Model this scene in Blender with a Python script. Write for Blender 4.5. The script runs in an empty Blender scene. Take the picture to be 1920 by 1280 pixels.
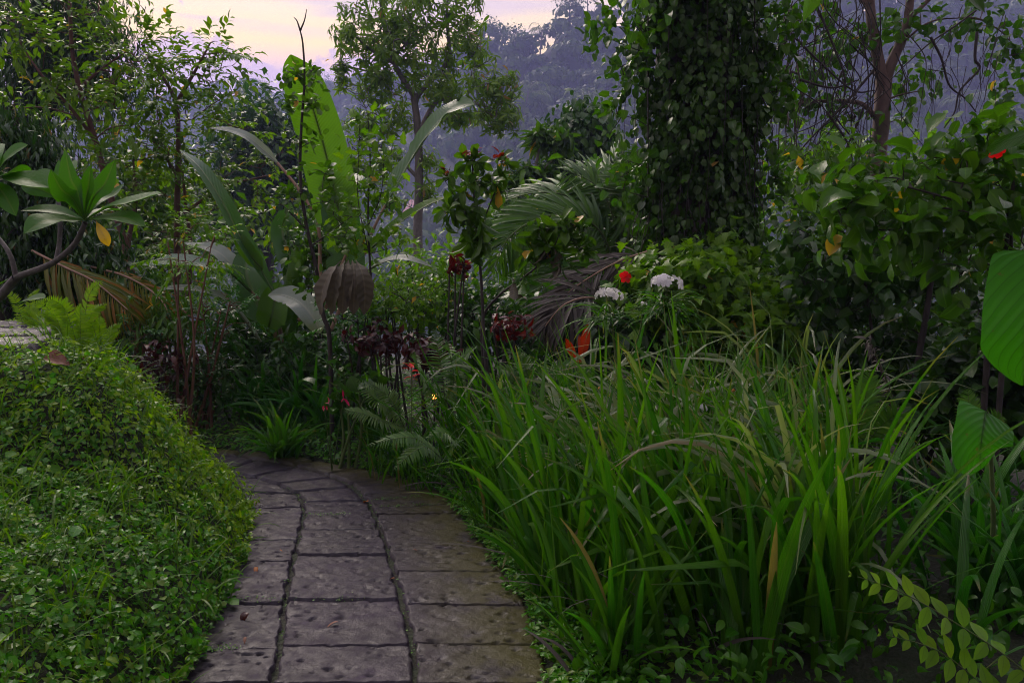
import bpy, math
import numpy as np
R = np.random.default_rng(11)
F, CX, CY, HZ, CAMZ = 1493.33, 960.0, 640.0, 470.0, 1.55
PITCH = math.atan((CY-HZ)/F)
CP, SP = math.cos(PITCH), math.sin(PITCH)
scene = bpy.context.scene
COL = scene.collection
A = np.array

# ------------------------------------------------------------------ places
def at(px, py, Y):
    """world point at distance Y (metres ahead) seen in direction px,py"""
    a, b = (px-CX)/F, (CY-py)/F
    dy, dz = CP + b*SP, -SP + b*CP
    k = Y/dy
    return A([a*k, Y, CAMZ + dz*k])
def gp(px, py, z=0.0):
    a, b = (px-CX)/F, (CY-py)/F
    dy, dz = CP + b*SP, -SP + b*CP
    k = (z-CAMZ)/dz
    return A([a*k, dy*k, z])
def P3(l): return A([at(*p) for p in l])
def nrm(v): return v/np.maximum(np.linalg.norm(v, axis=-1, keepdims=True), 1e-9)
def sstep(a, b, x):
    t = np.clip((x-a)/(b-a), 0, 1); return t*t*(3-2*t)
def vnoise(x, y, s=0):
    return (np.sin(1.7*x+2.3*y+s)+np.sin(3.1*x-1.9*y+2*s+1)+.6*np.sin(5.3*x+4.7*y+s)+.4*np.sin(-8.1*x+7.3*y+3*s))/3

# path stations: (left edge, joint, joint, right edge), near to far
ST = [[(330,1280),(510,1280),(780,1280),(1032,1280)], [(372,1210),(525,1210),(775,1210),(1020,1212)],
      [(410,1130),(533,1130),(755,1130),(992,1132)], [(448,1030),(553,1030),(728,1030),(918,1028)],
      [(460,965),(570,965),(703,965),(868,962)], [(462,945),(567,940),(690,938),(838,928)],
      [(450,918),(555,924),(668,915),(790,903)], [(430,900),(520,908),(640,897),(720,884)],
      [(410,888),(490,897),(590,880),(650,872)], [(385,880),(440,886),(520,864),(560,855)],
      [(350,873),(400,877),(430,852),(430,842)], [(300,866),(340,868),(340,843),(340,835)],
      [(200,860),(240,861),(230,838),(230,830)]]
STW = A([[gp(*p) for p in row] for row in ST])
near = STW[0] + (STW[0]-STW[1])/np.linalg.norm(STW[0,0]-STW[1,0])*2.2
near[:, 1] = STW[0, 0, 1]-2.2
STW = np.concatenate([near[None], STW])
LE, RE = STW[:, 0], STW[:, 3]
def xl(y): return np.where(y > LE[-1,1], LE[-1,0]-(y-LE[-1,1])*6, np.interp(y, LE[:,1], LE[:,0]))
def xr(y): return np.where(y > RE[-1,1], RE[-1,0]-(y-RE[-1,1])*6, np.interp(y, RE[:,1], RE[:,0]))
def xlm(y): return xl(y)-.20*sstep(4.4, 5.2, np.asarray(y, float))    # foot of the mound
def ground_z(x, y):
    x = np.asarray(x, float); y = np.asarray(y, float)
    d = xlm(y)-x
    dp = np.clip(d, 0, None)
    m = .42*(1-np.exp(-dp/(.27+.35*sstep(4.5, 5.4, y)))) + .13*np.minimum(dp, 1.6) + .40*sstep(3.45, 4.05, y)*sstep(.2, .85, d)
    m = m*(1+.10*vnoise(x*1.3, y*1.3)) + np.where(d > .1, .02*vnoise(x*4, y*4, 2), 0)
    r = x-xr(y)
    m = m + np.where(r > 0, .06*sstep(.05, .5, r) + .05*vnoise(x, y, 5)*sstep(.1, 1, r), 0)
    xe = -2.42-.55*(y-4.1); q = sstep(xe-1.75, xe-1.6, x)*(1-sstep(xe-.02, xe+.08, x))*sstep(4.0, 4.1, y)*(1-sstep(5.5, 5.6, y))
    m = m*(1-q)+q*np.minimum(m, 1.0)
    v = -np.clip(y-11, 0, None)*.14
    return m + np.maximum(v, -16.5)

# ------------------------------------------------------------------ mesh plumbing
def cat(geos):
    V, Fq, U, M, o = [], [], [], [], 0
    for g in geos:
        v, f, u, m = g
        V.append(v); Fq.append(f+o); U.append(u); o += len(v)
        M.append(np.full(len(f), m) if np.isscalar(m) else m)
    return np.concatenate(V), np.concatenate(Fq), np.concatenate(U), np.concatenate(M)
def mesh_obj(name, geos, mats, loc=(0,0,0), parent=None, smooth=True):
    if isinstance(geos, tuple): geos = [geos]
    if not isinstance(mats, (list, tuple)): mats = [mats]
    v, f, u, m = cat(geos)
    v = v-A(loc)
    me = bpy.data.meshes.new(name)
    me.vertices.add(len(v)); me.vertices.foreach_set('co', v.astype(np.float32).ravel())
    me.loops.add(f.size); me.loops.foreach_set('vertex_index', f.astype(np.int32).ravel())
    me.polygons.add(len(f))
    me.polygons.foreach_set('loop_start', np.arange(0, f.size, 4, dtype=np.int32))
    me.polygons.foreach_set('material_index', m.astype(np.int32))
    me.polygons.foreach_set('use_smooth', np.full(len(f), smooth))
    at_ = me.attributes.new('luv', 'FLOAT_VECTOR', 'POINT')
    at_.data.foreach_set('vector', u.astype(np.float32).ravel())
    for mt in mats: me.materials.append(mt)
    me.update(calc_edges=True)
    o = bpy.data.objects.new(name, me); COL.objects.link(o)
    if parent is not None: o.parent = parent
    else: o.location = loc
    return o
def tag(o, label, cat_, group=None):
    o['label'] = label; o['category'] = cat_
    if group: o['group'] = group
    return o
def thing(name, label, cat_, loc, group=None):
    o = bpy.data.objects.new(name, None); COL.objects.link(o)
    o.empty_display_size = .1; o.location = tuple(float(c) for c in loc)
    return tag(o, label, cat_, group)
def part(name, root, geos, mats, label=None, under=None, smooth=True):
    o = mesh_obj(name, geos, mats, tuple(root.location), under or root, smooth)
    if label: o['label'] = label
    return o
def single(name, label, cat_, geos, mats, loc, group=None):
    return tag(mesh_obj(name, geos, mats, tuple(float(c) for c in loc)), label, cat_, group)
def kind(o, k): o['kind'] = k; return o

# ------------------------------------------------------------------ geometry
def curve(pts, n):
    pts = A(pts, float) if not isinstance(pts, np.ndarray) else pts
    if len(pts) == 2: return pts[0]+(pts[1]-pts[0])*np.linspace(0, 1, n)[:, None]
    P = np.concatenate([[2*pts[0]-pts[1]], pts, [2*pts[-1]-pts[-2]]])
    s = np.linspace(0, len(pts)-1-1e-6, n); i = s.astype(int); t = (s-i)[:, None]
    p0, p1, p2, p3 = P[i], P[i+1], P[i+2], P[i+3]
    return .5*(2*p1+(p2-p0)*t+(2*p0-5*p1+4*p2-p3)*t*t+(3*p1-p0-3*p2+p3)*t**3)
def tube(pts, r0, r1, n=12, k=6, m=0, wob=0.0, pw=1.0):
    c = curve(pts, n); T = nrm(np.gradient(c, axis=0))
    ref = A([0, 0, 1.]) if abs(T[:, 2]).mean() < .75 else A([.3, 1., 0])
    X = nrm(np.cross(T, ref)); Y = np.cross(T, X)
    a = np.linspace(0, 2*np.pi, k, endpoint=False)
    r = (r0+(r1-r0)*np.linspace(0, 1, n)**pw)[:, None]*np.ones((1, k))
    if wob: r = r*(1+wob*R.normal(size=r.shape))
    v = c[:, None]+r[..., None]*(np.cos(a)[None, :, None]*X[:, None]+np.sin(a)[None, :, None]*Y[:, None])
    i = np.arange(n-1)[:, None]*k; j = np.arange(k)[None]; j2 = (j+1) % k
    f = np.stack([i+j, i+j2, i+k+j2, i+k+j], -1).reshape(-1, 4)
    u = np.zeros((n, k, 3)); u[..., 0] = a/6.283; u[..., 1] = np.linspace(0, 1, n)[:, None]
    return v.reshape(-1, 3), f, u.reshape(-1, 3), m
PROF = {
 'ovate': lambda t: np.sin(np.pi*np.clip(t, 0, 1)**.72)**.9,
 'lance': lambda t: np.sin(np.pi*t**.85)**1.0,
 'heart': lambda t: np.minimum(1, 2.9*t**.4*(1-t)**.85),
 'obov':  lambda t: np.sin(np.pi*t**1.6)**.85,
 'round': lambda t: np.sqrt(np.clip(1-(2*t-1)**2, 0, 1)),
 'strap': lambda t: np.minimum(1, .45+2.5*t)*np.sqrt(np.clip(1-t**3, 0, 1)),
 'lobed': lambda t: (.55+.45*np.abs(np.sin(7.5*t+.4)))*np.sin(np.pi*np.clip(t, 0, 1)**.7)**.7,
 'pinna': lambda t: np.minimum(1, .8+t)*np.clip(1-t**2.2, 0, 1)**.6,
 'maple': lambda t: np.interp(t, [0, .08, .2, .34, .42, .6, .7, .85, 1], [.25, .85, .55, 1.0, .5, .62, .33, .18, 0]),
}
def leaf(prof='ovate', w=.25, n=4, fold=.3, bend=.5, wave=0.0, ts=None):
    t = np.linspace(0, 1, n+1) if ts is None else A(ts, float); n = len(t)-1
    h = np.maximum(PROF[prof](t)*w, w*.04)
    a = bend*t; dt = np.diff(t)
    y = np.concatenate([[0], np.cumsum(np.cos((a[1:]+a[:-1])/2)*dt)])
    z = np.concatenate([[0], np.cumsum(-np.sin((a[1:]+a[:-1])/2)*dt)])
    ny, nz = np.sin(a), np.cos(a)
    V, U = [], []
    for s in (-1, 0, 1):
        hh = h*abs(s)*(fold + wave*np.sin(9*t+s))
        V.append(np.stack([s*h*math.cos(fold*.8), y+hh*ny, z+hh*nz], -1))
        U.append(np.stack([np.full(n+1, float(s)), t, h/w], -1))
    V = np.stack(V, 1).reshape(-1, 3); U = np.stack(U, 1).reshape(-1, 3)
    i = np.arange(n)[:, None]*3; j = np.arange(2)[None]
    f = np.stack([i+j, i+j+1, i+j+4, i+j+3], -1).reshape(-1, 4)
    return V, f, U
def scatter(tp, pos, d, up, s, m=0, ws=None):
    V, f, U = tp
    d = nrm(d); x = nrm(np.cross(d, up)); z = np.cross(x, d); N = len(pos)
    s = np.broadcast_to(np.asarray(s, float), (N,)); w = s if ws is None else s*ws
    v = pos[:, None]+V[None, :, 0:1]*w[:, None, None]*x[:, None]+V[None, :, 1:2]*s[:, None, None]*d[:, None]+V[None, :, 2:3]*s[:, None, None]*z[:, None]
    ff = f[None]+(np.arange(N)*len(V))[:, None, None]
    mm = m if np.isscalar(m) else np.repeat(m, len(f))
    return v.reshape(-1, 3), ff.reshape(-1, 4), np.tile(U, (N, 1)), mm
def rv(n): return nrm(R.normal(size=(n, 3)))
UP = A([0, 0, 1.])
def foliage(pos, d, style, k, tp, size, m=0, jit=.3, spread=1.0, droop=.2, ws=None):
    """k leaves for every cluster point"""
    n = len(pos); tps = tp if isinstance(tp, list) else [tp]
    d = nrm(d+jit*rv(n))
    D = np.repeat(d, k, 0); Pp = np.repeat(pos, k, 0); j = np.tile(np.arange(k), n); N = n*k
    s = size*(.5+.85*R.random(N))
    if style == 'spray':
        ln = k*size*.33*spread; t = (j+.5)/k
        side = nrm(np.cross(D, UP+.3*np.repeat(rv(n), k, 0)))*np.where(j % 2, 1., -1.)[:, None]
        p = Pp+D*(t*ln)[:, None]-UP*(t**2*ln*droop)[:, None]
        ld = D*(.45+.5*t[:, None])+side*(1.05-.6*t[:, None])+.25*rv(N)-UP*droop
        up = UP+.45*rv(N)
    elif style == 'whorl':
        az = j*2.4+np.repeat(R.random(n)*6.28, k); th = np.radians(35+75*R.random(N))*spread
        X = nrm(np.cross(D, A([.31, .87, .4]))); Yv = np.cross(D, X)
        pe = np.cos(az)[:, None]*X+np.sin(az)[:, None]*Yv
        p = Pp-D*(R.random(N)*size*.7)[:, None]
        ld = D*np.cos(th)[:, None]+pe*np.sin(th)[:, None]-UP*droop
        up = D+.3*rv(N)+.3*UP
    elif style == 'hang':
        p = Pp+R.normal(size=(N, 3))*size*spread*.8
        ld = -UP*(.6+.5*R.random(N)[:, None])+D*.5+.5*rv(N)
        up = D+.5*rv(N)+.4*UP
    else:  # loose
        p = Pp+R.normal(size=(N, 3))*size*spread
        ld = D*.6+.9*rv(N)-UP*droop
        up = UP*1.0+D*.5+.7*rv(N)
    out = []
    w = R.integers(0, len(tps), N)
    for q, t_ in enumerate(tps):
        i = w == q
        if i.any(): out.append(scatter(t_, p[i], ld[i], up[i], s[i], m, ws))
    return out
def blob(px, py, Y, rx, ry, n, rd=None, pw=.45):
    c = at(px, py, Y); u = rv(n); r = R.random(n)**pw
    sc = Y/F; rd = (rx+ry)/2*sc if rd is None else rd
    off = u*r[:, None]*A([rx*sc, rd, ry*sc])
    return c+off, nrm(u*A([1, 1, 1.])+A([0, 0, .25]))
def blobs(l):
    q = [blob(*b) for b in l]
    return np.concatenate([a for a, b in q]), np.concatenate([b for a, b in q])
def branches(trunks, pos, nl=10, rl=.02, rt=.004, m=0, maxt=150, k=5):
    """limbs and twigs that carry cluster points; trunks = [(pts, r0, r1)]"""
    geos, S = [], []
    for pts, r0, r1 in trunks:
        geos.append(tube(pts, r0, r1, max(10, 5*len(pts)), 8, m, .04)); S.append(curve(pts, 30))
    S = np.concatenate(S)
    order = R.permutation(len(pos))
    for q, i in enumerate(order[:nl+maxt]):
        p = pos[i]; dv = p-S
        cost = np.linalg.norm(dv, axis=1)+.8*np.clip(-dv[:, 2]+.25*np.hypot(dv[:, 0], dv[:, 1]), 0, None)
        s = S[np.argmin(cost)]; L = np.linalg.norm(p-s)
        if L < 1e-3: continue
        mid = (p+s)/2+UP*L*.06+rv(1)[0]*L*.10
        if q < nl:
            geos.append(tube(A([s, mid, p]), rl, rl*.35, 8, k, m)); S = np.concatenate([S, curve(A([s, mid, p]), 10)[2:]])
        else:
            geos.append(tube(A([s, mid, p]), rt*1.5, rt*.6, 5, 4, m))
            S = np.concatenate([S, curve(A([s, mid, p]), 5)[2:]])
    return geos
def blades(base, az, tilt, bend, L, w, S=9, kink=None, fold=.3, twist=None, m=0, pw=1.7):
    N = len(base); t = np.linspace(0, 1, S+1)[None]
    g = t**pw if kink is None else np.where(kink[:, None] > 0, sstep(kink[:, None]-.07, kink[:, None]+.07, t), t**pw)
    ang = tilt[:, None]+bend[:, None]*g
    am = (ang[:, 1:]+ang[:, :-1])/2
    h = np.concatenate([np.zeros((N, 1)), np.cumsum(np.sin(am), 1)], 1)*(L/S)[:, None]
    z = np.concatenate([np.zeros((N, 1)), np.cumsum(np.cos(am), 1)], 1)*(L/S)[:, None]
    H = np.stack([np.cos(az), np.sin(az), 0*az], -1)[:, None]
    mid = base[:, None]+h[..., None]*H+z[..., None]*UP
    T = np.sin(ang)[..., None]*H+np.cos(ang)[..., None]*UP
    s0 = np.stack([-np.sin(az), np.cos(az), 0*az], -1)[:, None]*np.ones((1, S+1, 1))
    n0 = np.cross(s0, T)
    tw = (R.normal(size=N)*.6 if twist is None else twist)[:, None, None]*np.linspace(.6, 1, S+1)[None, :, None]
    sd = s0*np.cos(tw)+n0*np.sin(tw); nn = np.cross(sd, T)
    hw = (w[:, None]*.5*np.minimum(1, .55+1.2*t)*np.clip(1-t**2.6, .03, 1)**.8)[..., None]
    v = np.stack([mid-sd*hw+nn*hw*fold, mid, mid+sd*hw+nn*hw*fold], 2)
    i = np.arange(S)[:, None]*3; j = np.arange(2)[None]
    f = np.stack([i+j, i+j+1, i+j+4, i+j+3], -1).reshape(-1, 4)
    ff = (f[None]+(np.arange(N)*(S+1)*3)[:, None, None]).reshape(-1, 4)
    u = np.zeros((N, S+1, 3, 3)); u[..., 0] = A([-1, 0, 1.]); u[..., 1] = t[..., None]; u[..., 2] = 1
    return v.reshape(-1, 3), ff, u.reshape(-1, 3), m
def frond(pts, up, lp, n, tp, ang=65, prof=None, droop=.15, r=.006, m=(0, 1), jit=.08, start=.12, ws=None):
    c = curve(pts, 60); T = nrm(np.gradient(c, axis=0))
    s = np.linspace(start, .99, n); ii = np.clip((s*59).astype(int), 0, 59)
    g = []
    pr = np.sin(np.pi*np.clip(.12+.86*s, 0, 1))**.7 if prof is None else prof(s)
    a = np.radians(ang)*(1-.35*s)
    for sg in (-1, 1):
        t = T[ii]; sd = nrm(np.cross(t, up))*sg
        ld = sd*np.sin(a)[:, None]+t*np.cos(a)[:, None]-UP*droop+jit*R.normal(size=(n, 3))
        g.append(scatter(tp, c[ii], ld, np.broadcast_to(A(up, float), (n, 3))+.2*rv(n), lp*pr*(.92+.16*R.random(n)), m[0], ws))
    g.append(tube(c[::4], r, r*.3, 20, 5, m[1]))
    return g
def bigleaf(pts, hw, up, fold=.25, S=30, prof='banana', ruffle=.03, notches=4, m=0, curl=0.0, rib=.012):
    c = curve(pts, S+1); T = nrm(np.gradient(c, axis=0)); up = A(up, float)
    sd = nrm(np.cross(T, up)); nn = np.cross(sd, T)
    t = np.linspace(0, 1, S+1)
    w = {'banana': np.minimum(1, 3.0*(t+.03)**.8)*np.clip(1-t**5, .02, 1)**.8,
         'ovate': np.maximum(np.sin(np.pi*t**.7)**.8, .03), 'obov': np.maximum(np.sin(np.pi*t**1.35)**.8, .03),
         'heart': np.maximum(np.minimum(1, 2.9*t**.4*(1-t)**.8), .03)}[prof]*hw
    js = np.linspace(-1, 1, 9); V, U = [], []
    ph = R.random(2)*6
    nt = np.ones((S+1, 2))
    for q in range(notches): nt[R.integers(3, S-2), R.integers(0, 2)] = R.uniform(.55, .85)
    for j in js:
        e = abs(j); k = 0 if j < 0 else 1
        ww = w*(1-(1-nt[:, k])*(e > .8)); th = fold+curl*e
        off = np.sin(17*t+ph[k])*.6+np.sin(31*t+ph[1-k])*.4
        V.append(c+sd*(ww*j*math.cos(th))[:, None]+nn*(ww*e*math.sin(th)+ruffle*hw*e*e*off)[:, None])
        U.append(np.stack([np.full(S+1, j), t, np.ones(S+1)], -1))
    V = np.stack(V, 1).reshape(-1, 3); U = np.stack(U, 1).reshape(-1, 3)
    i = np.arange(S)[:, None]*9; j = np.arange(8)[None]
    f = np.stack([i+j, i+j+1, i+j+10, i+j+9], -1).reshape(-1, 4)
    g = [(V, f, U, m)]
    if rib: 
        tb = tube(c-nn*rib*.4, rib, rib*.25, S, 6, m); tb[2][:, 0] = 0; tb[2][:, 2] = 2; g.append(tb)
    return g

# ------------------------------------------------------------------ materials
def newmat(name):
    m = bpy.data.materials.new(name); m.use_nodes = True; nt = m.node_tree; nt.nodes.clear()
    return m, nt, nt.nodes.new, nt.links.new
def mixc(nt, fac, a, b, typ='MIX'):
    n = nt.nodes.new('ShaderNodeMix'); n.data_type = 'RGBA'; n.blend_type = typ
    L = nt.links.new
    for sock, val in ((n.inputs[0], fac), (n.inputs[6], a), (n.inputs[7], b)):
        if isinstance(val, (int, float)): sock.default_value = val
        elif isinstance(val, (tuple, list)): sock.default_value = (*val[:3], 1)
        else: L(val, sock)
    return n.outputs[2]
def math_(nt, op, a, b=0.0, c=0.0):
    n = nt.nodes.new('ShaderNodeMath'); n.operation = op
    for i, val in enumerate((a, b, c)):
        if isinstance(val, (int, float)): n.inputs[i].default_value = val
        else: nt.links.new(val, n.inputs[i])
    return n.outputs[0]
def ramp(nt, v, lo, hi, a=0.0, b=1.0):
    n = nt.nodes.new('ShaderNodeMapRange'); nt.links.new(v, n.inputs[0])
    for i, x in enumerate((lo, hi, a, b)): n.inputs[i+1].default_value = x
    return n.outputs[0]
def noise(nt, vec, scale, detail=3, rough=.55):
    n = nt.nodes.new('ShaderNodeTexNoise'); n.inputs['Scale'].default_value = scale
    n.inputs['Detail'].default_value = detail; n.inputs['Roughness'].default_value = rough
    if vec is not None: nt.links.new(vec, n.inputs['Vector'])
    return n.outputs['Fac']
def leafmat(name, c1, c2, tr=.35, rough=.4, rib=.25, ribc=None, odd=None, oddp=.03, veins=0, spec=.4, back=None, spots=0, ribs=0, tip=0, vc=1.5, vlo=.3, vk=.12, vsl=.06):
    m, nt, N, L = newmat(name)
    def sat(c, k=1.4):
        l = .3*c[0]+.6*c[1]+.1*c[2]; return tuple(max(.003, l+(x-l)*k) for x in c)
    c1, c2 = sat(c1), sat(c2)
    geo = N('ShaderNodeNewGeometry'); at_ = N('ShaderNodeAttribute'); at_.attribute_name = 'luv'
    sep = N('ShaderNodeSeparateXYZ'); L(at_.outputs['Vector'], sep.inputs[0])
    rnd = geo.outputs['Random Per Island']
    col = mixc(nt, rnd, c1, c2)
    r2 = math_(nt, 'FRACT', math_(nt, 'MULTIPLY', rnd, 57.3))
    col = mixc(nt, ramp(nt, r2, 0, 1, 0, .45), col, mixc(nt, 1.0, col, (.55, .6, .6), 'MULTIPLY'))
    if odd:
        r3 = math_(nt, 'FRACT', math_(nt, 'MULTIPLY', rnd, 131.7))
        col = mixc(nt, math_(nt, 'LESS_THAN', r3, oddp), col, odd)
    oi = N('ShaderNodeObjectInfo'); tc = N('ShaderNodeTexCoord')
    nz = noise(nt, tc.outputs['Object'], 9 if not spots else 5, 3)
    col = mixc(nt, ramp(nt, nz, .35, .7, 0, .35), col, mixc(nt, 1.0, col, (.7, .75, .5), 'MULTIPLY'))
    if spots:
        nz2 = noise(nt, tc.outputs['Object'], spots, 4, .65)
        col = mixc(nt, ramp(nt, nz2, .64, .72, 0, .7), col, (.10, .065, .03))
    ax = math_(nt, 'ABSOLUTE', sep.outputs[0])
    if tip:
        tt = math_(nt, 'ADD', sep.outputs[1], math_(nt, 'MULTIPLY', r2, .22))
        col = mixc(nt, ramp(nt, tt, 1.04, 1.13, 0, tip), col, (.20, .14, .06))
    rc = ribc or tuple(min(1, c*1.7+.02) for c in c2)
    col = mixc(nt, ramp(nt, ax, .02, .14, rib, 0), col, rc)
    bs = N('ShaderNodeBsdfPrincipled'); L(col, bs.inputs['Base Color']); col2 = col
    bs.inputs['Roughness'].default_value = rough; bs.inputs['Specular IOR Level'].default_value = spec
    if veins:
        v = math_(nt, 'SINE', math_(nt, 'ADD', math_(nt, 'MULTIPLY', sep.outputs[1], veins), math_(nt, 'ADD', math_(nt, 'MULTIPLY', ax, -veins*vsl), math_(nt, 'MULTIPLY', nz, veins*.07 if vsl > .1 else 0))))
        bp = N('ShaderNodeBump'); bp.inputs['Strength'].default_value = .35; bp.inputs['Distance'].default_value = .004
        L(v, bp.inputs['Height']); L(bp.outputs[0], bs.inputs['Normal'])
        col2 = mixc(nt, ramp(nt, v, vlo, 1, 0, vk), col, mixc(nt, 1.0, col, (vc, vc, vc*.9), 'MULTIPLY')); L(col2, bs.inputs['Base Color'])
    elif ribs:
        v = math_(nt, 'SINE', math_(nt, 'MULTIPLY', sep.outputs[0], ribs))
        bp = N('ShaderNodeBump'); bp.inputs['Strength'].default_value = .6; bp.inputs['Distance'].default_value = .002
        L(v, bp.inputs['Height']); L(bp.outputs[0], bs.inputs['Normal'])
        L(mixc(nt, ramp(nt, v, 0, 1, 0, .25), col, mixc(nt, 1.0, col, (.6, .65, .6), 'MULTIPLY')), bs.inputs['Base Color'])
    else:
        bp = N('ShaderNodeBump'); bp.inputs['Strength'].default_value = .25; bp.inputs['Distance'].default_value = .01
        L(noise(nt, tc.outputs['Object'], 60, 2), bp.inputs['Height']); L(bp.outputs[0], bs.inputs['Normal'])
    t = N('ShaderNodeBsdfTranslucent')
    L(mixc(nt, 1.0, col2, back or (1.6, 1.75, .6), 'MULTIPLY'), t.inputs['Color'])
    mx = N('ShaderNodeMixShader'); mx.inputs[0].default_value = tr
    L(bs.outputs[0], mx.inputs[1]); L(t.outputs[0], mx.inputs[2])
    o = N('ShaderNodeOutputMaterial'); L(mx.outputs[0], o.inputs[0])
    return m
def barkmat(name, c1, c2, sc=14, rough=.85, bump=.6, moss=None, stretch=.35):
    m, nt, N, L = newmat(name)
    tc = N('ShaderNodeTexCoord'); mp = N('ShaderNodeMapping'); mp.inputs['Scale'].default_value = (1, 1, stretch)
    L(tc.outputs['Object'], mp.inputs[0])
    nz = noise(nt, mp.outputs[0], sc, 5, .65)
    col = mixc(nt, ramp(nt, nz, .3, .7), c1, c2)
    if moss: col = mixc(nt, ramp(nt, noise(nt, tc.outputs['Object'], sc*.3, 4), .48, .62), col, moss)
    bs = N('ShaderNodeBsdfPrincipled'); L(col, bs.inputs['Base Color']); bs.inputs['Roughness'].default_value = rough
    bp = N('ShaderNodeBump'); bp.inputs['Strength'].default_value = bump; bp.inputs['Distance'].default_value = .02
    L(nz, bp.inputs['Height']); L(bp.outputs[0], bs.inputs['Normal'])
    o = N('ShaderNodeOutputMaterial'); L(bs.outputs[0], o.inputs[0])
    return m
def flat(name, c, rough=.6, emit=None, var=.3, sc=20):
    m, nt, N, L = newmat(name)
    tc = N('ShaderNodeTexCoord')
    col = mixc(nt, ramp(nt, noise(nt, tc.outputs['Object'], sc, 4), .35, .65, 0, var), c, tuple(x*.5 for x in c))
    bs = N('ShaderNodeBsdfPrincipled'); L(col, bs.inputs['Base Color']); bs.inputs['Roughness'].default_value = rough
    if emit: bs.inputs['Emission Color'].default_value = (*emit[:3], 1); bs.inputs['Emission Strength'].default_value = emit[3]
    o = N('ShaderNodeOutputMaterial'); L(bs.outputs[0], o.inputs[0])
    return m
M = {}
YEL = (.45, .26, .02)
M['mid']   = leafmat('mid_green_leaf', (.04,.085,.014), (.085,.15,.02), .38, .38, odd=YEL, oddp=.012)
M['spray'] = leafmat('young_tree_leaf', (.065,.12,.016), (.13,.20,.026), .42, .36, odd=YEL, oddp=.01)
M['limefern'] = leafmat('lime_fern_leaf', (.15,.25,.010), (.22,.32,.014), .45, .5, .1, spec=.2)
M['bright'] = leafmat('backlit_leaflet', (.13,.24,.015), (.20,.30,.02), .5, .42, .3, (.05,.09,.01))
M['fresh'] = leafmat('fresh_green_leaf', (.075,.15,.018), (.15,.24,.03), .42, .42, odd=YEL, oddp=.008)
M['lime']  = leafmat('yellow_green_leaf', (.13,.20,.014), (.22,.28,.02), .42, .42)
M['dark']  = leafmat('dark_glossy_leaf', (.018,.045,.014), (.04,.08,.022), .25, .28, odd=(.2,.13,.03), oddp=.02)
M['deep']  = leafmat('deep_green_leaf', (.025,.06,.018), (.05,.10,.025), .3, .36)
M['mango'] = leafmat('olive_leaf', (.085,.155,.035), (.15,.22,.055), .40, .38, odd=(.22,.13,.05), oddp=.01)
M['vine']  = leafmat('vine_leaf', (.026,.056,.018), (.060,.115,.03), .24, .3, odd=(.28,.16,.05), oddp=.0015, rib=.3)
M['vinel'] = leafmat('pale_vine_leaf', (.045,.105,.022), (.08,.15,.03), .34, .38, odd=YEL, oddp=.002)
M['hib']   = leafmat('hibiscus_leaf', (.05,.115,.02), (.10,.185,.028), .40, .30, odd=(.42,.26,.02), oddp=.003, rib=.3)
M['banana']= leafmat('banana_leaf', (.07,.14,.02), (.10,.18,.03), .5, .36, .6, (.045,.075,.015), veins=520, vk=.2, vlo=0)
M['bananag']=leafmat('bluish_banana_leaf', (.05,.11,.045), (.07,.13,.055), .3, .27, .55, (.20,.26,.12), veins=520, spec=.8)
M['bananap']=leafmat('pale_banana_leaf', (.20,.23,.20), (.25,.28,.26), .3, .3, .5, (.35,.36,.28), veins=520)
M['wither']= leafmat('withered_leaf', (.10,.09,.072), (.16,.146,.12), .12, .8, .4, (.22,.19,.13), veins=60, back=(1,.9,.7))
M['frang'] = leafmat('frangipani_leaf', (.04,.105,.014), (.07,.15,.018), .42, .5, .5, (.14,.22,.05), spec=.25)
M['frangy']= leafmat('yellow_spotted_leaf', (.50,.34,.02), (.55,.38,.03), .4, .5, .3, (.5,.4,.1), spots=22)
M['blade'] = leafmat('strap_leaf', (.046,.128,.028), (.095,.188,.044), .38, .26, .22, (.14,.22,.05), odd=(.20,.16,.06), oddp=.002, ribs=22, tip=.6)
M['blade2']= leafmat('grey_green_strap_leaf', (.15,.20,.11), (.26,.30,.20), .3, .26, .2, (.2,.26,.1), odd=(.24,.20,.10), oddp=.02, ribs=22, tip=.6, spec=.7)
M['spider']= leafmat('dark_strap_leaf', (.032,.105,.024), (.07,.175,.036), .28, .28, .2, (.1,.16,.08), ribs=20, tip=.6)
M['red']   = leafmat('red_croton_leaf', (.045,.010,.012), (.09,.016,.015), .25, .33, .2, (.16,.04,.03), odd=(.14,.025,.015), oddp=.2, back=(1.8,.6,.5))
M['wine']  = leafmat('wine_red_leaf', (.03,.012,.014), (.065,.022,.018), .2, .33, .2, (.16,.05,.05), back=(1.8,.6,.5))
M['rust']  = leafmat('rust_red_leaf', (.17,.035,.015), (.22,.055,.02), .35, .4, .3, (.45,.16,.06), back=(1.6,.8,.5))
M['fern']  = leafmat('fern_leaf', (.055,.125,.024), (.10,.18,.035), .42, .42, .2)
M['fernl'] = leafmat('backlit_fern_leaf', (.065,.13,.012), (.10,.165,.016), .45, .45, .25)
M['palm']  = leafmat('palm_leaf', (.045,.10,.02), (.08,.15,.03), .35, .45, .3, (.16,.2,.07))
M['palmy'] = leafmat('yellowing_palm_leaf', (.085,.115,.014), (.16,.15,.018), .4, .4, .3, (.24,.18,.05), odd=(.28,.13,.02), oddp=.25)
M['palmd'] = leafmat('dead_palm_leaf', (.06,.052,.048), (.125,.112,.105), .1, .75, .2, (.2,.18,.15), back=(1,1,.9))
M['moringa']=leafmat('feathery_leaf', (.03,.09,.03), (.06,.135,.035), .4, .42, .1)
M['cover'] = leafmat('ground_cover_leaf', (.058,.17,.012), (.125,.25,.018), .40, .36, .25, odd=(.12,.2,.02), oddp=.15)
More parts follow.
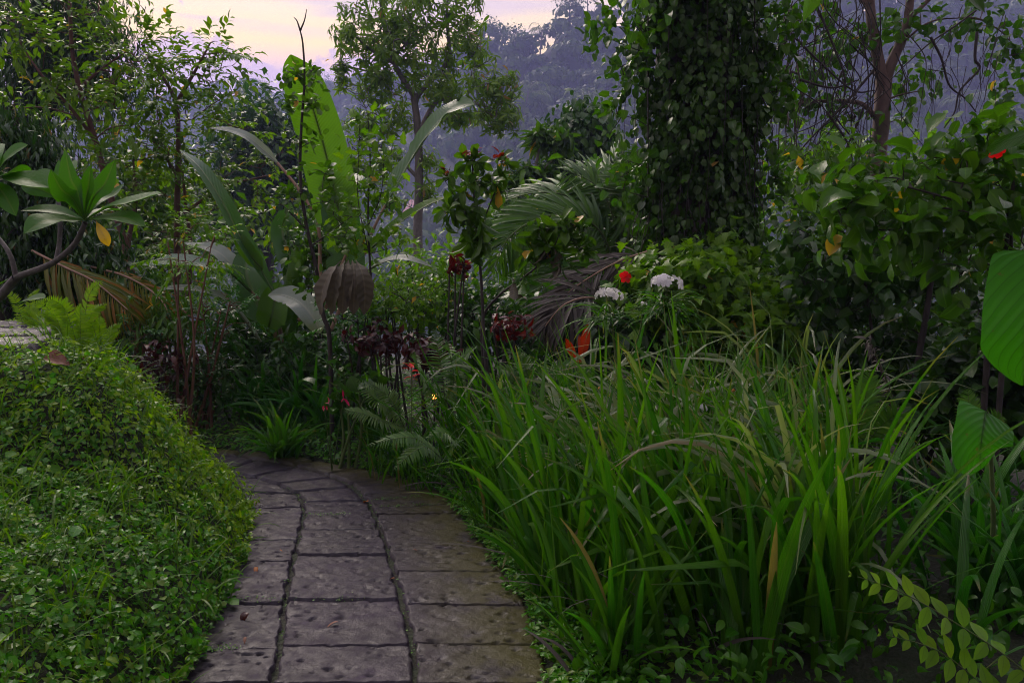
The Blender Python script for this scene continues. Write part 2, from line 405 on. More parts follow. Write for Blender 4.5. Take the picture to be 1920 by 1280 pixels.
M['coverl']= leafmat('yellow_ground_cover_leaf', (.15,.25,.010), (.24,.33,.014), .42, .38, .2)
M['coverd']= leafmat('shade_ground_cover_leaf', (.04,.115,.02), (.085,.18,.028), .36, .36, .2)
M['far']   = leafmat('far_forest_leaf', (.03,.06,.02), (.075,.11,.03), .3, .5, 0)
M['far2']  = leafmat('far_palm_leaf', (.07,.11,.04), (.11,.14,.055), .3, .4, 0)
M['ear']   = leafmat('elephant_ear_leaf', (.04,.13,.018), (.06,.16,.022), .45, .42, .5, (.03,.07,.015), veins=52, vc=.5, vlo=.86, vk=.55, vsl=.42, spots=34)
M['white'] = leafmat('white_petal', (.84,.82,.85), (.90,.88,.90), .5, .5, .1, (.6,.6,.5), back=(1,1,1))
M['pink']  = leafmat('pink_petal', (.55,.06,.16), (.62,.10,.2), .3, .5, 0, back=(1.3,.8,.9))
M['scarlet']=leafmat('scarlet_petal', (.62,.012,.010), (.72,.025,.012), .3, .45, .1, (.5,.02,.02), back=(1.4,.6,.5))
M['orange']= leafmat('orange_petal', (.75,.045,.010), (.80,.07,.015), .3, .45, .1, (.7,.1,.02), back=(1.4,.7,.5))
M['bud']   = flat('orange_bud', (.62,.20,.03), .5)
M['dried'] = leafmat('dry_brown_leaf', (.16,.075,.055), (.20,.10,.075), .15, .6, .4, (.26,.15,.1), back=(1.2,.8,.6))
M['dryor'] = leafmat('dry_orange_leaf', (.30,.11,.04), (.36,.15,.06), .15, .55, .3, (.4,.2,.1), back=(1.2,.8,.6))
M['barkr'] = barkmat('red_brown_bark', (.09,.045,.038), (.15,.08,.065), 20)
M['barkd'] = barkmat('dark_bark', (.018,.014,.014), (.05,.04,.036), 22)
M['barkg'] = barkmat('grey_bark', (.09,.08,.07), (.17,.155,.14), 18)
M['barkt'] = barkmat('mottled_brown_bark', (.10,.062,.055), (.19,.13,.115), 9, moss=(.075,.06,.045))
M['barkv'] = barkmat('dark_vine_trunk_bark', (.012,.010,.008), (.03,.024,.02), 9)
M['frb']   = barkmat('grey_frangipani_bark', (.055,.048,.045), (.12,.108,.10), 30, stretch=1)
M['stemg'] = barkmat('green_stem', (.05,.09,.02), (.09,.13,.03), 20)
M['stemr'] = barkmat('reddish_stem', (.11,.05,.03), (.17,.08,.05), 20)
M['stemd'] = barkmat('dry_midrib', (.22,.13,.085), (.34,.22,.16), 20)
# ------------------------------------------------------------------ camera, sky, sun
cam = bpy.data.cameras.new('camera'); cam.sensor_width = 36; cam.lens = 28; cam.clip_end = 2000; cam.clip_start = .05
co = bpy.data.objects.new('camera', cam); COL.objects.link(co)
co.location = (0, 0, CAMZ); co.rotation_euler = (math.pi/2-PITCH, 0, 0); scene.camera = co
scene.view_settings.view_transform = 'Standard'; scene.view_settings.look = 'None'
scene.view_settings.exposure = 1.6; scene.view_settings.gamma = 1
cy = scene.cycles
cy.use_denoising = True; cy.filter_width = 1.05; cy.max_bounces = 7; cy.diffuse_bounces = 2; cy.glossy_bounces = 2
cy.transmission_bounces = 4; cy.volume_bounces = 1; cy.sample_clamp_indirect = 4

SUN_EL, SUN_AZ = math.radians(38), math.radians(-28)     # the bright, veiled part of the sky, ahead and to the left
w = bpy.data.worlds.new('World'); scene.world = w; w.use_nodes = True
nt = w.node_tree; nt.nodes.clear(); N, L = nt.nodes.new, nt.links.new
sky = N('ShaderNodeTexSky'); sky.sky_type = 'NISHITA'; sky.sun_disc = False
sky.sun_elevation = SUN_EL; sky.sun_rotation = SUN_AZ; sky.dust_density = 3; sky.air_density = 1.2
tc = N('ShaderNodeTexCoord'); sp = N('ShaderNodeSeparateXYZ'); L(tc.outputs['Generated'], sp.inputs[0])
cr = N('ShaderNodeValToRGB'); L(sp.outputs[2], cr.inputs[0])
e = cr.color_ramp.elements
stops = [(0.0, (0.317,0.282,0.440)), (.17, (0.326,0.255,0.378)), (.203, (0.387,0.273,0.352)), (.217, (.52,.33,.25)), (.236, (.60,.415,.170)), (.262, (.545,.395,.215)),
         (.295, (0.440,0.361,0.282)), (.45, (0.620,0.550,0.580)), (1.0, (0.950,0.930,1.120))]
while len(e) < len(stops): e.new(.5)
for q, (p, c) in enumerate(stops): e[q].position = p; e[q].color = (*c, 1)
# streaked high cloud and a low lilac cumulus bank
mp = N('ShaderNodeMapping'); mp.inputs['Scale'].default_value = (1.0, 1.0, 9); L(tc.outputs['Generated'], mp.inputs[0])
st = noise(nt, mp.outputs[0], 3.2, 5, .55)
hi = ramp(nt, sp.outputs[2], .238, .256)
col = mixc(nt, math_(nt, 'MULTIPLY', ramp(nt, st, .43, .54, 0, .8), hi), cr.outputs[0], (.36,.275,.30))
mp2 = N('ShaderNodeMapping'); mp2.inputs['Scale'].default_value = (1, 1, 1.0); L(tc.outputs['Generated'], mp2.inputs[0])
cu = noise(nt, mp2.outputs[0], 15, 6, .6)
top = math_(nt, 'ADD', math_(nt, 'MULTIPLY', math_(nt, 'SUBTRACT', cu, .5), .22), .221)
cm = ramp(nt, math_(nt, 'SUBTRACT', top, sp.outputs[2]), -.001, .006)
col = mixc(nt, math_(nt, 'MULTIPLY', cm, .85), col, (.31,.215,.33))
sk = N('ShaderNodeMix'); sk.data_type = 'RGBA'; sk.inputs[0].default_value = .08
L(col, sk.inputs[6])
sc_ = N('ShaderNodeVectorMath'); sc_.operation = 'SCALE'; sc_.inputs['Scale'].default_value = .07; L(sky.outputs[0], sc_.inputs[0])
L(sc_.outputs[0], sk.inputs[7])
# dusk: the sky is brightest over the sunset and falls off to the far side
dt = N('ShaderNodeVectorMath'); dt.operation = 'DOT_PRODUCT'; dt.inputs[1].default_value = (math.sin(SUN_AZ), math.cos(SUN_AZ), .25); L(tc.outputs['Generated'], dt.inputs[0])
fall = N('ShaderNodeVectorMath'); fall.operation = 'SCALE'; L(sk.outputs[2], fall.inputs[0]); L(ramp(nt, dt.outputs['Value'], -.6, .65, .36, .95), fall.inputs['Scale'])
bg = N('ShaderNodeBackground'); bg.inputs[1].default_value = 1.0; L(fall.outputs[0], bg.inputs[0])
ow = N('ShaderNodeOutputWorld'); L(bg.outputs[0], ow.inputs[0])
sun = bpy.data.lights.new('sun', 'SUN'); sun.energy = 1.0; sun.angle = math.radians(30); sun.color = (1, .86, .74)
so = bpy.data.objects.new('sun', sun); COL.objects.link(so)
import mathutils
so.rotation_euler = mathutils.Vector((-math.sin(SUN_AZ)*math.cos(SUN_EL), -math.cos(SUN_AZ)*math.cos(SUN_EL), -math.sin(SUN_EL))).to_track_quat('-Z', 'Y').to_euler()

# ------------------------------------------------------------------ ground
m, nt, N, L = newmat('soil'); tc = N('ShaderNodeTexCoord')
n1 = noise(nt, tc.outputs['Object'], 5, 5); n2 = noise(nt, tc.outputs['Object'], 40, 3)
c = mixc(nt, ramp(nt, n1, .35, .65), (.016,.014,.009), (.018,.034,.009))
c = mixc(nt, ramp(nt, n2, .5, .7, 0, .6), c, (.05,.04,.03))
bs = N('ShaderNodeBsdfPrincipled'); L(c, bs.inputs['Base Color']); bs.inputs['Roughness'].default_value = .9
bp = N('ShaderNodeBump'); bp.inputs['Strength'].default_value = .8; bp.inputs['Distance'].default_value = .03; L(n2, bp.inputs['Height']); L(bp.outputs[0], bs.inputs['Normal'])
o = N('ShaderNodeOutputMaterial'); L(bs.outputs[0], o.inputs[0]); M['soil'] = m
def grid(X, Y, Z):
    ny, nx = X.shape
    v = np.stack([X, Y, Z], -1).reshape(-1, 3)
    i = np.arange(ny-1)[:, None]*nx; j = np.arange(nx-1)[None]
    f = np.stack([i+j, i+j+1, i+nx+j+1, i+nx+j], -1).reshape(-1, 4)
    u = np.zeros_like(v); return v, f, u, 0
ys = np.concatenate([[-4, -2], np.arange(-1, 7, .06), np.geomspace(7, 700, 60)])
xs = np.concatenate([-np.geomspace(380, 5.2, 30), np.arange(-5.2, 5.2, .065), np.geomspace(5.2, 380, 30)])
X, Yg = np.meshgrid(xs, ys)
Z = ground_z(X, Yg)
inp = (X > xl(Yg)-.02) & (X < xr(Yg)+.02)
Z = np.where(inp, -.022+.004*vnoise(X*9, Yg*9), Z)
gr = kind(mesh_obj('ground', grid(X, Yg, Z), M['soil']), 'structure')

# ------------------------------------------------------------------ stone path: worn slabs in three courses
m, nt, N, L = newmat('worn_andesite_slab'); tc = N('ShaderNodeTexCoord'); at_ = N('ShaderNodeAttribute'); at_.attribute_name = 'luv'
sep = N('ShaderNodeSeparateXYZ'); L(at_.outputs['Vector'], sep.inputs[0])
geo = N('ShaderNodeNewGeometry')
OB = tc.outputs['Object']
n1 = noise(nt, OB, 3.0, 5, .6); n2 = noise(nt, OB, 70, 4, .7); n3 = noise(nt, OB, 14, 4, .6)
c = mixc(nt, ramp(nt, n1, .3, .7), (.0135,.008,.018), (.037,.0225,.048))
c = mixc(nt, ramp(nt, geo.outputs['Random Per Island'], 0, 1, 0, .35), c, (.040,.033,.042))
c = mixc(nt, ramp(nt, n2, .35, .75, 0, .55), c, (.014,.011,.014))
c = mixc(nt, ramp(nt, n3, .58, .70, 0, .35), c, (.070,.050,.085))
mo = math_(nt, 'MULTIPLY', ramp(nt, sep.outputs[0], .55, .05, 0, 1), ramp(nt, noise(nt, OB, 7, 5, .65), .30, .52))
st_ = noise(nt, OB, 1.3, 6, .7)
c = mixc(nt, ramp(nt, st_, .42, .60, 0, .6), c, (.018,.013,.018))
c = mixc(nt, math_(nt, 'MINIMUM', mo, .9), c, (.055,.052,.008))
mo2 = ramp(nt, noise(nt, OB, 2.2, 5, .7), .60, .74, 0, .45)
c = mixc(nt, mo2, c, (.035,.036,.014))
c = mixc(nt, math_(nt, 'MULTIPLY', sep.outputs[1], .8), c, (.02,.017,.018))   # pit shading painted into the colour, darker with pit depth
bs = N('ShaderNodeBsdfPrincipled'); L(c, bs.inputs['Base Color'])
L(ramp(nt, n3, .35, .65, .34, .72), bs.inputs['Roughness']); bs.inputs['Specular IOR Level'].default_value = .28
h = math_(nt, 'ADD', math_(nt, 'MULTIPLY', n2, .35), math_(nt, 'MULTIPLY', n3, .7))
bp = N('ShaderNodeBump'); bp.inputs['Strength'].default_value = .75; bp.inputs['Distance'].default_value = .012
L(h, bp.inputs['Height']); L(bp.outputs[0], bs.inputs['Normal'])
o = N('ShaderNodeOutputMaterial'); L(bs.outputs[0], o.inputs[0]); M['slab'] = m
nst = len(STW)
def station(s, lane):
    s = np.clip(s, 0, nst-1.0001); i = s.astype(int); t = (s-i)[..., None]
    a = STW[i]*(1-t[..., None])+STW[i+1]*t[..., None]      # (...,4,3)
    l = np.clip(lane, 0, 2.9999); k = l.astype(int); q = (l-k)[..., None]
    ax = np.take_along_axis(a, k[..., None, None], -2)[..., 0, :]; bx = np.take_along_axis(a, (k+1)[..., None, None], -2)[..., 0, :]
    return ax*(1-q)+bx*q
# pits: real dents in the slab tops
npit = 2800
PIT = np.stack([R.uniform(-1.6, .3, npit), R.uniform(1.8, 5.2, npit)], -1)
PIT = PIT[vnoise(PIT[:, 0]*5, PIT[:, 1]*5, 3) > R.uniform(-1, .5, npit)]; npit = len(PIT)
PR = np.stack([R.uniform(.004, .019, npit), R.uniform(.004, .010, npit), R.uniform(.002, .018, npit)], -1)
def pits(x, y):
    z = np.zeros_like(x)
    ok = (PIT[:, 0] > x.min()-.05) & (PIT[:, 0] < x.max()+.05) & (PIT[:, 1] > y.min()-.05) & (PIT[:, 1] < y.max()+.05)
    for (px_, py_), (a, b, dp) in zip(PIT[ok], PR[ok]):
        q = (((x-px_)/a)**2+((y-py_)/b)**2)*(1+.6*vnoise(x*70+px_*50, y*70))
        z -= dp*np.exp(-q**1.6)
    return z
cuts = {0: [0, .55, 1, 1.9, 3.0, 3.75, 4.25, 5.6, 6.9, 7.9, 9.0, 10.2, 11.4, 12.6, 13.0],
        1: [0, .5, 1, 2.0, 3.05, 3.9, 4.55, 6.0, 7.2, 8.2, 9.4, 10.4, 11.6, 13.0],
        2: [0, .45, 1, 2.05, 2.98, 3.55, 4.1, 5.05, 5.5, 6.5, 7.6, 8.6, 9.6, 10.8, 12.0, 13.0]}
slabs = []
for lane, cl in cuts.items():
    cl = [min(c_*(nst-1)/13.0, nst-1) for c_ in cl]
    for a, b in zip(cl[:-1], cl[1:]):
        if b-a < .05: continue
        nn = 46 if a < 6 else 16
        s = np.linspace(a, b, nn)[:, None]*np.ones((1, nn)); l = lane+np.linspace(0, 1, nn)[None, :]*np.ones((nn, 1))
        P = station(s, l)
        c0 = P.mean((0, 1)); ln = np.linalg.norm(P[-1, nn//2]-P[0, nn//2]); wd = np.linalg.norm(P[nn//2, -1]-P[nn//2, 0])
        gs, gw = R.uniform(.001, .004), R.uniform(.003, .007)
        faint = R.random() < .6
        if faint: gs = .0004
        ks = (1-2*gs/max(ln, .05)); kw = (1-2*gw/max(wd, .05))
        mid_s = P[nn//2]*1
        # shrink lengthwise and crosswise about the slab's own centre lines
        u_ = (np.arange(nn)/(nn-1)-.5)
        P = P-(P[-1]-P[0])[None]*(u_*(1-ks))[:, None, None]
        P = P-(P[:, -1]-P[:, 0])[:, None]*(u_*(1-kw))[None, :, None]
        de = np.minimum.outer(np.minimum(np.arange(nn), nn-1-np.arange(nn))/(nn-1)*ln, np.full(nn, 9.))
        dw = np.minimum(np.arange(nn), nn-1-np.arange(nn))/(nn-1)*wd
        d = np.minimum(de*(2.6 if faint else 1), dw[None, :])
        x, y = P[..., 0], P[..., 1]
        z = R.uniform(-.004, .004)+R.normal()*.008*(x-c0[0])+R.normal()*.008*(y-c0[1])
        z = z+.0035*vnoise(x*7, y*7, a)+.0016*vnoise(x*31, y*31, b)
        z = z-.010*np.clip(1-d/(.010+.004*vnoise(x*15, y*15)), 0, 1)**2
        pz = pits(x, y) if a < 7 else 0*x
        z = z+pz
        z[0] = z[-1] = -.05; z[:, 0] = z[:, -1] = -.05
        # broken, wandering slab edges
        wob_ = np.exp(-d/.05)[..., None]*np.stack([.012*vnoise(x*13+a*3, y*13)+.006*vnoise(x*41, y*41, b), .010*vnoise(x*13, y*13+lane*5, 4)+.005*vnoise(x*41, y*41, a+2)], -1)
        P[..., :2] = P[..., :2]+wob_
        P[..., 2] = z
        v, f, u, mm = grid(P[..., 0], P[..., 1], P[..., 2])
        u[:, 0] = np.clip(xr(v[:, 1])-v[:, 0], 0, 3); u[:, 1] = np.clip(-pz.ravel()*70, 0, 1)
        slabs.append((v, f, u, 0))
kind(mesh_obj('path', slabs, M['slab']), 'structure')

# ------------------------------------------------------------------ forested hill across the valley
RP = A([(-900,210),(0,205),(380,195),(480,190),(560,185),(650,178),(750,175),(830,150),(880,128),(930,118),(1000,108),(1060,90),(1130,64),(1300,20),(1500,25),(1700,42),(1920,45),(2700,60)], float)
def hill_z(a, y):     # a = px azimuth, y distance
    top = 600-300*sstep(450, 1000, a)
    zt = CAMZ+(HZ-np.interp(a, RP[:,0], RP[:,1]))/F*top/1.0
    t = np.clip((y-140)/(top-140), 0, 1.25)
    return np.where(t <= 1, -17.5+(zt+17.5)*(.25*t+.75*t**1.5), zt-(t-1)*120)+4*vnoise(a*.012, y*.025)*np.clip(t*3, 0, 1)
aa = np.linspace(-900, 2700, 170); tt = np.linspace(0, 1.2, 46)
Aq, Tq = np.meshgrid(aa, tt)
Yh = 140+Tq*((600-300*sstep(450, 1000, Aq))-140)
Xh = (Aq-CX)/F*Yh
kind(mesh_obj('hill', grid(Xh, Yh, hill_z(Aq, Yh)), flat('forest_floor', (.025,.045,.018), .9)), 'structure')
def hill_at(px, t):
    top = 600-300*sstep(450, 1000, A(px, float)); y = 140+t*(top-140)
    return A([(px-CX)/F*y, y, float(hill_z(A(px, float), A(y)))])
def crown_tpl(k, r, h, squash=.75):
    u = rv(k); u[:, 2] = np.abs(u[:, 2])*.9-.1
    lob = 1+.25*np.sin(3*np.arctan2(u[:, 1], u[:, 0])+R.random()*6)*np.cos(u[:, 2]*2)
    p = u*A([r, r, h*squash])*(lob*(.78+.24*R.random(k)))[:, None]
    d = np.cross(u, rv(k))-UP*.35
    return scatter(leaf('ovate', .38, 2, .3, .5), p, d, u+.3*rv(k), r*.36*(.6+.8*R.random(k)))
tpls = [crown_tpl(130, 1, 1.25) for _ in range(6)]
fg = []
nt_ = 1500
fa = R.uniform(150, 2050, nt_); ft = R.random(nt_)**.8*1.02+.02
for q in range(nt_):
    p = hill_at(fa[q], ft[q]); s = R.uniform(3.4, 7.2)*(1.25 if fa[q] < 700 else 1)
    v, f, u, m_ = tpls[q % 6]
    a = R.random()*6.28; c_, s_ = math.cos(a), math.sin(a)
    rot = A([[c_, -s_, 0], [s_, c_, 0], [0, 0, 1]])
    fg.append((v@rot.T*s*A([1, 1, R.uniform(.8, 1.25)])+p+A([0, 0, s*.8]), f, u, 0))
kind(mesh_obj('forest', fg, M['far']), 'stuff')

# palms and ridge trees that can be told apart on the hillside
lt_palm = leaf('lance', .075, 2, .3, .35)
def far_palm(px, t, hgt, r, label, n=15):
    b = hill_at(px, t); ro = thing('coconut_palm', label, 'palm tree', b, 'coconut palms on the far hillside')
    tp = b+A([R.normal()*.6, 0, hgt])
    part('trunk', ro, tube(A([b-UP, (b+tp)/2+A([R.normal()*.3, 0, 0]), tp]), .34, .2, 8, 6), M['barkg'])
    g = []
    for q in range(n):
        az = q*2.4+R.random()*.4; el = R.uniform(-.15, 1.1); L_ = r*R.uniform(.85, 1.1)
        h = A([math.cos(az), math.sin(az), 0])
        pts = A([tp, tp+h*L_*.4*math.cos(el)+UP*L_*.42*math.sin(el), tp+h*L_*.75*math.cos(el*.6)+UP*L_*(.5*math.sin(el)-.06), tp+h*L_*.95*math.cos(el*.4)+UP*L_*(.35*math.sin(el)-.35)])
        g += frond(pts, UP, r*.26, 16, lt_palm, 60, None, .25, .04, (0, 1))
    part('crown', ro, g, [M['far2'], M['barkg']])
for px, t, h_, r_, lb in [
    (1105,.60,9,5.0,'pale coconut palm high on the misty hillside, largest of the palms there'),
    (1020,.47,8,4.2,'hazy coconut palm midway up the far slope, straight above the vine-draped round tree'),
    (1075,.42,8,4.0,'coconut palm with drooping fronds low on the far slope, left of the ivy-covered trunk'),
    (985,.66,8,4.4,'bluish coconut palm on the far slope just right of the olive tree crown'),
    (1010,.93,8,3.6,'small palm standing out of the ridge line against the cream sky'),
    (1140,.42,8,4.2,'coconut palm on the far slope half hidden by the left edge of the ivy-covered trunk'),
    (930,.36,8,4.0,'hazy palm in the low mist right of the curling banana leaf'),
    (1565,.50,9,4.4,'misty palm on the hillside left of the forked brown trunk'),
    (1790,.55,9,4.5,'misty palm on the hillside right of the forked brown trunk'),
    (1850,.40,8,4.0,'hazy palm low on the hillside above the orange hibiscus')]:
    far_palm(px, t, h_*1.7, r_*1.75, lb)
def far_tree(px, t, h, r, label, n=30, wide=1.0):
    b = hill_at(px, t); ro = thing('ridge_tree', label, 'tree', b, 'trees along the ridge line')
    tp = b+UP*h
    part('trunk', ro, tube(A([b-UP, b+UP*h*.5+A([.3, 0, 0]), tp]), .35, .1, 8, 6), M['barkd'])
    p = tp+rv(n)*A([r*wide, r, r*.7])*(R.random(n)**.4)[:, None]
    part('crown', ro, foliage(p, rv(n)+UP*.5, 'loose', 16, leaf('ovate', .35, 2, .3, .4), .95, spread=1.1), M['far'])
for px, t, h, r, lb, ww in [
    (1062,1.0,6,2.4,'tall airy ridge tree with wispy crown against the sky, left of the ivy trunk',1.5),
    (1095,1.0,7,2.2,'feathery ridge tree beside the ivy trunk, highest on the skyline',1.2),
    (918,1.0,5,3.0,'round-topped ridge tree just right of the olive tree crown',1.1),
    (965,1.0,4,2.4,'small rounded ridge tree between two taller crowns on the skyline',1),
    (560,1.0,4,4.0,'hazy flat-topped tree on the low left ridge behind the bare twig',1.6),
    (498,1.0,4,3.6,'faint low tree on the left ridge beside the starfruit-like young tree',1.4),
    (620,1.0,5,4.2,'misty broad tree on the left ridge behind the upright banana leaf',1.5)]:
    far_tree(px, t, h*1.8, r*1.8, lb, wide=ww)

# house with a pink tiled roof, low in the valley
hb = hill_at(800, .36)
ro = thing('valley_house', 'small valley house with faded pink tiled roof, seen through the leaves', 'house', hb)
def box(c, s, m=0):
    c = A(c, float); s = A(s, float)/2
    v = A([[x, y, z] for x in (-1, 1) for y in (-1, 1) for z in (-1, 1)])*s+c
    f = A([[0,1,3,2],[4,6,7,5],[0,4,5,1],[2,3,7,6],[0,2,6,4],[1,5,7,3]])
    return v, f, np.zeros_like(v), m
part('wall', ro, box(hb+A([0, 0, .8]), (10.0, 8.0, 5.6)), flat('pale_wall', (.42,.40,.38)), smooth=False)
ez, rz = hb[2]+3.2, hb[2]+7.4
def roofpanel(x0, x1, y0, z0, y1, z1, th=.12):
    q = 1.8 if x1 > x0 else -1.8
    v = A([[x0,y0,z0],[x1,y0,z0],[x1-q,y1,z1],[x0+q,y1,z1]]); v2 = v+A([0,0,-th])
    vv = np.concatenate([v, v2]); f = A([[0,1,2,3],[7,6,5,4],[0,4,5,1],[1,5,6,2],[2,6,7,3],[3,7,4,0]])
    return vv, f, np.zeros_like(vv), 0
m, nt, N, L = newmat('pink_roof_tile'); tc = N('ShaderNodeTexCoord'); wv = N('ShaderNodeTexWave'); wv.inputs['Scale'].default_value = 3
L(tc.outputs['Object'], wv.inputs['Vector']); wv.inputs['Distortion'].default_value = 1
c = mixc(nt, wv.outputs['Fac'], (.42,.19,.18), (.55,.28,.26)); c = mixc(nt, ramp(nt, noise(nt, tc.outputs['Object'], 1.2, 4), .45, .65, 0, .6), c, (.5,.42,.42))
bs = N('ShaderNodeBsdfPrincipled'); L(c, bs.inputs['Base Color']); bs.inputs['Roughness'].default_value = .8; o = N('ShaderNodeOutputMaterial'); L(bs.outputs[0], o.inputs[0])
x0, x1 = hb[0]-6.2, hb[0]+6.2
part('roof', ro, [roofpanel(x0, x1, hb[1]-5.3, ez, hb[1], rz), roofpanel(x1, x0, hb[1]+5.3, ez, hb[1], rz)], m, smooth=False)
part('window', ro, box((hb[0]-2.2, hb[1]-4.02, hb[2]+1.2), (1.7, .1, 1.8)), flat('dark_glass', (.03,.03,.04), .15), smooth=False)
part('window', ro, box((hb[0]+2.2, hb[1]-4.02, hb[2]+1.2), (1.7, .1, 1.8)), flat('dark_glass', (.03,.03,.04), .15), smooth=False)

# ------------------------------------------------------------------ morning haze: one even volume round everything
hz, nt, N, L = newmat('morning_haze')
pv = N('ShaderNodeVolumePrincipled'); pv.inputs['Color'].default_value = (.50,.54,1.0,1); pv.inputs['Density'].default_value = .00095
pv.inputs['Anisotropy'].default_value = 0
o = N('ShaderNodeOutputMaterial'); L(pv.outputs[0], o.inputs['Volume'])
hv = mesh_obj('haze', box((0, 371, 60), (1960, 752, 172)), hz, smooth=False); kind(hv, 'stuff')
# ------------------------------------------------------------------ leaf shapes
LF = dict(
 ov=[leaf('ovate', .27, 3, .3, .5), leaf('ovate', .24, 3, .45, .9)],
 ovs=[leaf('ovate', .26, 2, .3, .5), leaf('ovate', .22, 2, .5, .8)],
 lan=[leaf('lance', .12, 3, .35, .8), leaf('lance', .13, 3, .3, 1.3)],
 lan2=[leaf('lance', .13, 2, .35, .9)],
 und=[leaf('ovate', .3, 5, .3, .6), leaf('ovate', .24, 5, .45, 1.0)],
 heart=[leaf('heart', .40, 5, .22, .5), leaf('heart', .37, 5, .45, .9)],
 heart3=[leaf('heart', .40, 4, .22, .5, ts=(0, .12, .4, .75, 1)), leaf('heart', .36, 4, .45, .9, ts=(0, .12, .4, .75, 1))],
 obov=[leaf('obov', .21, 4, .3, .7), leaf('obov', .2, 4, .4, 1.1)],
 round=[leaf('round', .45, 4, .15, .4)],
 rounds=[leaf('round', .42, 3, .2, .4, ts=(0, .2, .7, 1))],
 lobed=[leaf('lobed', .34, 8, .2, .6)],
 maple=[leaf('maple', .5, 8, .2, .6, ts=(0, .08, .2, .34, .42, .6, .7, .85, 1)), leaf('maple', .46, 8, .4, 1.0, ts=(0, .08, .2, .34, .42, .6, .7, .85, 1))],
 pin=leaf('pinna', .09, 2, .2, .5), pinw=leaf('pinna', .14, 2, .2, .4), palm=leaf('lance', .035, 4, .5, .7), bigp=leaf('lance', .26, 5, .25, .3))
def plant(name, label, cat_, base, trunks, cl, style, k, tp, size, lm, bm, nl=10, rl=.018, rt=.004, maxt=120, group=None,
          parts=('trunk', 'crown'), extra=None, **kw):
    """trunk/stems + leafy crown; cl = list of blobs or (pos, dir)"""
    pos, d = blobs(cl) if isinstance(cl, list) else cl
    p0 = trunks[0][0][0]; gz = float(ground_z(p0[0], p0[1]))
    if p0[2] > gz+.02:      # root the trunk in the ground
        trunks = [(np.concatenate([[A([p0[0], p0[1], gz-.1])], trunks[0][0]]), trunks[0][1], trunks[0][2])]+list(trunks[1:])
    base = A([p0[0], p0[1], gz])
    ro = thing(name, label, cat_, base, group)
    part(parts[0], ro, branches(trunks, pos, nl, rl, rt, 0, maxt), M[bm])
    g = foliage(pos, d, style, k, LF[tp] if isinstance(tp, str) else tp, size, **kw)
    part(parts[1], ro, g, M[lm])
    if extra: extra(ro)
    return ro
def T(px, r0, r1): return (P3(px), r0, r1)
def gnd(x, y): return A([x, y, float(ground_z(x, y))])
SH = ('stems', 'foliage')
def shrub(name, label, px, base_py, Y, rx, ry, n, style, k, tp, size, lm, bm='barkd', pyc=None, group=None, ns=4, cat_='shrub', rd=None, **kw):
    """rooted bush: silhouette ellipse centred px,pyc"""
    b = at(px, base_py, Y); b[2] = min(b[2], float(ground_z(b[0], Y)))
    c = at(px, pyc, Y); sc = Y/F
    tr = []
    for q in range(ns):
        e = c+A([R.uniform(-.6, .6)*rx*sc, R.uniform(-.4, .4)*rx*sc, R.uniform(-.1, .5)*ry*sc])
        s = b+A([R.normal()*.05, R.normal()*.05, -.05])
        tr.append((A([s, (s+e)/2+A([R.normal()*.05, 0, 0]), e]), .014, .005))
    return plant(name, label, cat_, b, tr, [(px, pyc, Y, rx, ry, n, rd if rd else rx*sc*.8)], style, k, tp, size, lm, bm, 6, .008, .003, 60, group, SH, **kw)

# ================================================================== far and middle trees
def olive_extra(ro): pass
plant('olive_green_tree', 'tall open tree with olive drooping leaf whorls, centre of the view against hill and sky', 'tree', at(785, 520, 20),
  [T([(785,540,20),(783,440,20),(786,330,20),(783,240,20),(776,180,20)], .15, .085), T([(776,180,20),(740,120,20),(720,40,20),(700,-80,20)], .075, .025),
   T([(778,185,20),(800,160,20),(840,110,20),(838,20,20),(850,-90,20)], .07, .025), T([(785,250,20),(820,190,20),(870,190,20),(930,205,19)], .07, .02),
   T([(780,330,20),(740,290,20),(700,270,20)], .05, .015), T([(740,120,20),(690,90,20),(660,60,20)], .05, .015)],
  [(745,40,20,90,66,102),(840,20,20,84,66,81),(690,90,20,72,84,81),(770,110,20,96,66,115),(880,90,20,54,72,61),(650,60,20,26,72,30),(720,170,20,60,48,47),
   (830,160,20,72,42,51),(925,165,19,57,48,68),(940,220,19,50,38,54),(860,215,20,72,33,44),(690,235,20,50,43,44),(665,300,20,36,48,30),(720,310,20,48,48,34),(800,-70,20,204,72,136),
   (745,230,20,42,42,23),(800,300,20,33,36,17),(800,350,20,26,36,17),(735,380,20,36,24,13),(880,330,20,19,21,6),(640,130,20,19,55,20)],
  'whorl', 8, 'lan', .24, 'mango', 'barkg', 24, .03, .008, 700, droop=.45, jit=.4)
plant('dark_round_tree', 'dense dark rounded tree in the haze behind the arching banana leaves', 'tree', at(500, 560, 32),
  [T([(505,600,32),(500,400,32),(505,260,32)], .35, .12)],
  [(510,265,32,75,65,90),(470,250,32,50,45,30),(560,300,32,50,50,30),(440,360,32,90,70,80),(500,400,32,90,60,70),(400,400,31,60,50,30)], 'loose', 26, 'ovs', .42, 'deep', 'barkd', 8, .08, .02, 40, spread=1.5)
plant('vine_draped_tree', 'squat round-topped tree smothered in blue-green vine, left of the thick ivy trunk', 'tree', at(1090, 470, 17),
  [T([(1095,520,17),(1095,400,17),(1098,270,17)], .25, .12)],
  [(1095,265,17,52,55,60),(1100,330,17,62,50,60),(1075,370,17,70,40,40)], 'hang', 60, 'heart3', .15, 'deep', 'barkd', 8, .05, .015, 40, spread=1.7)
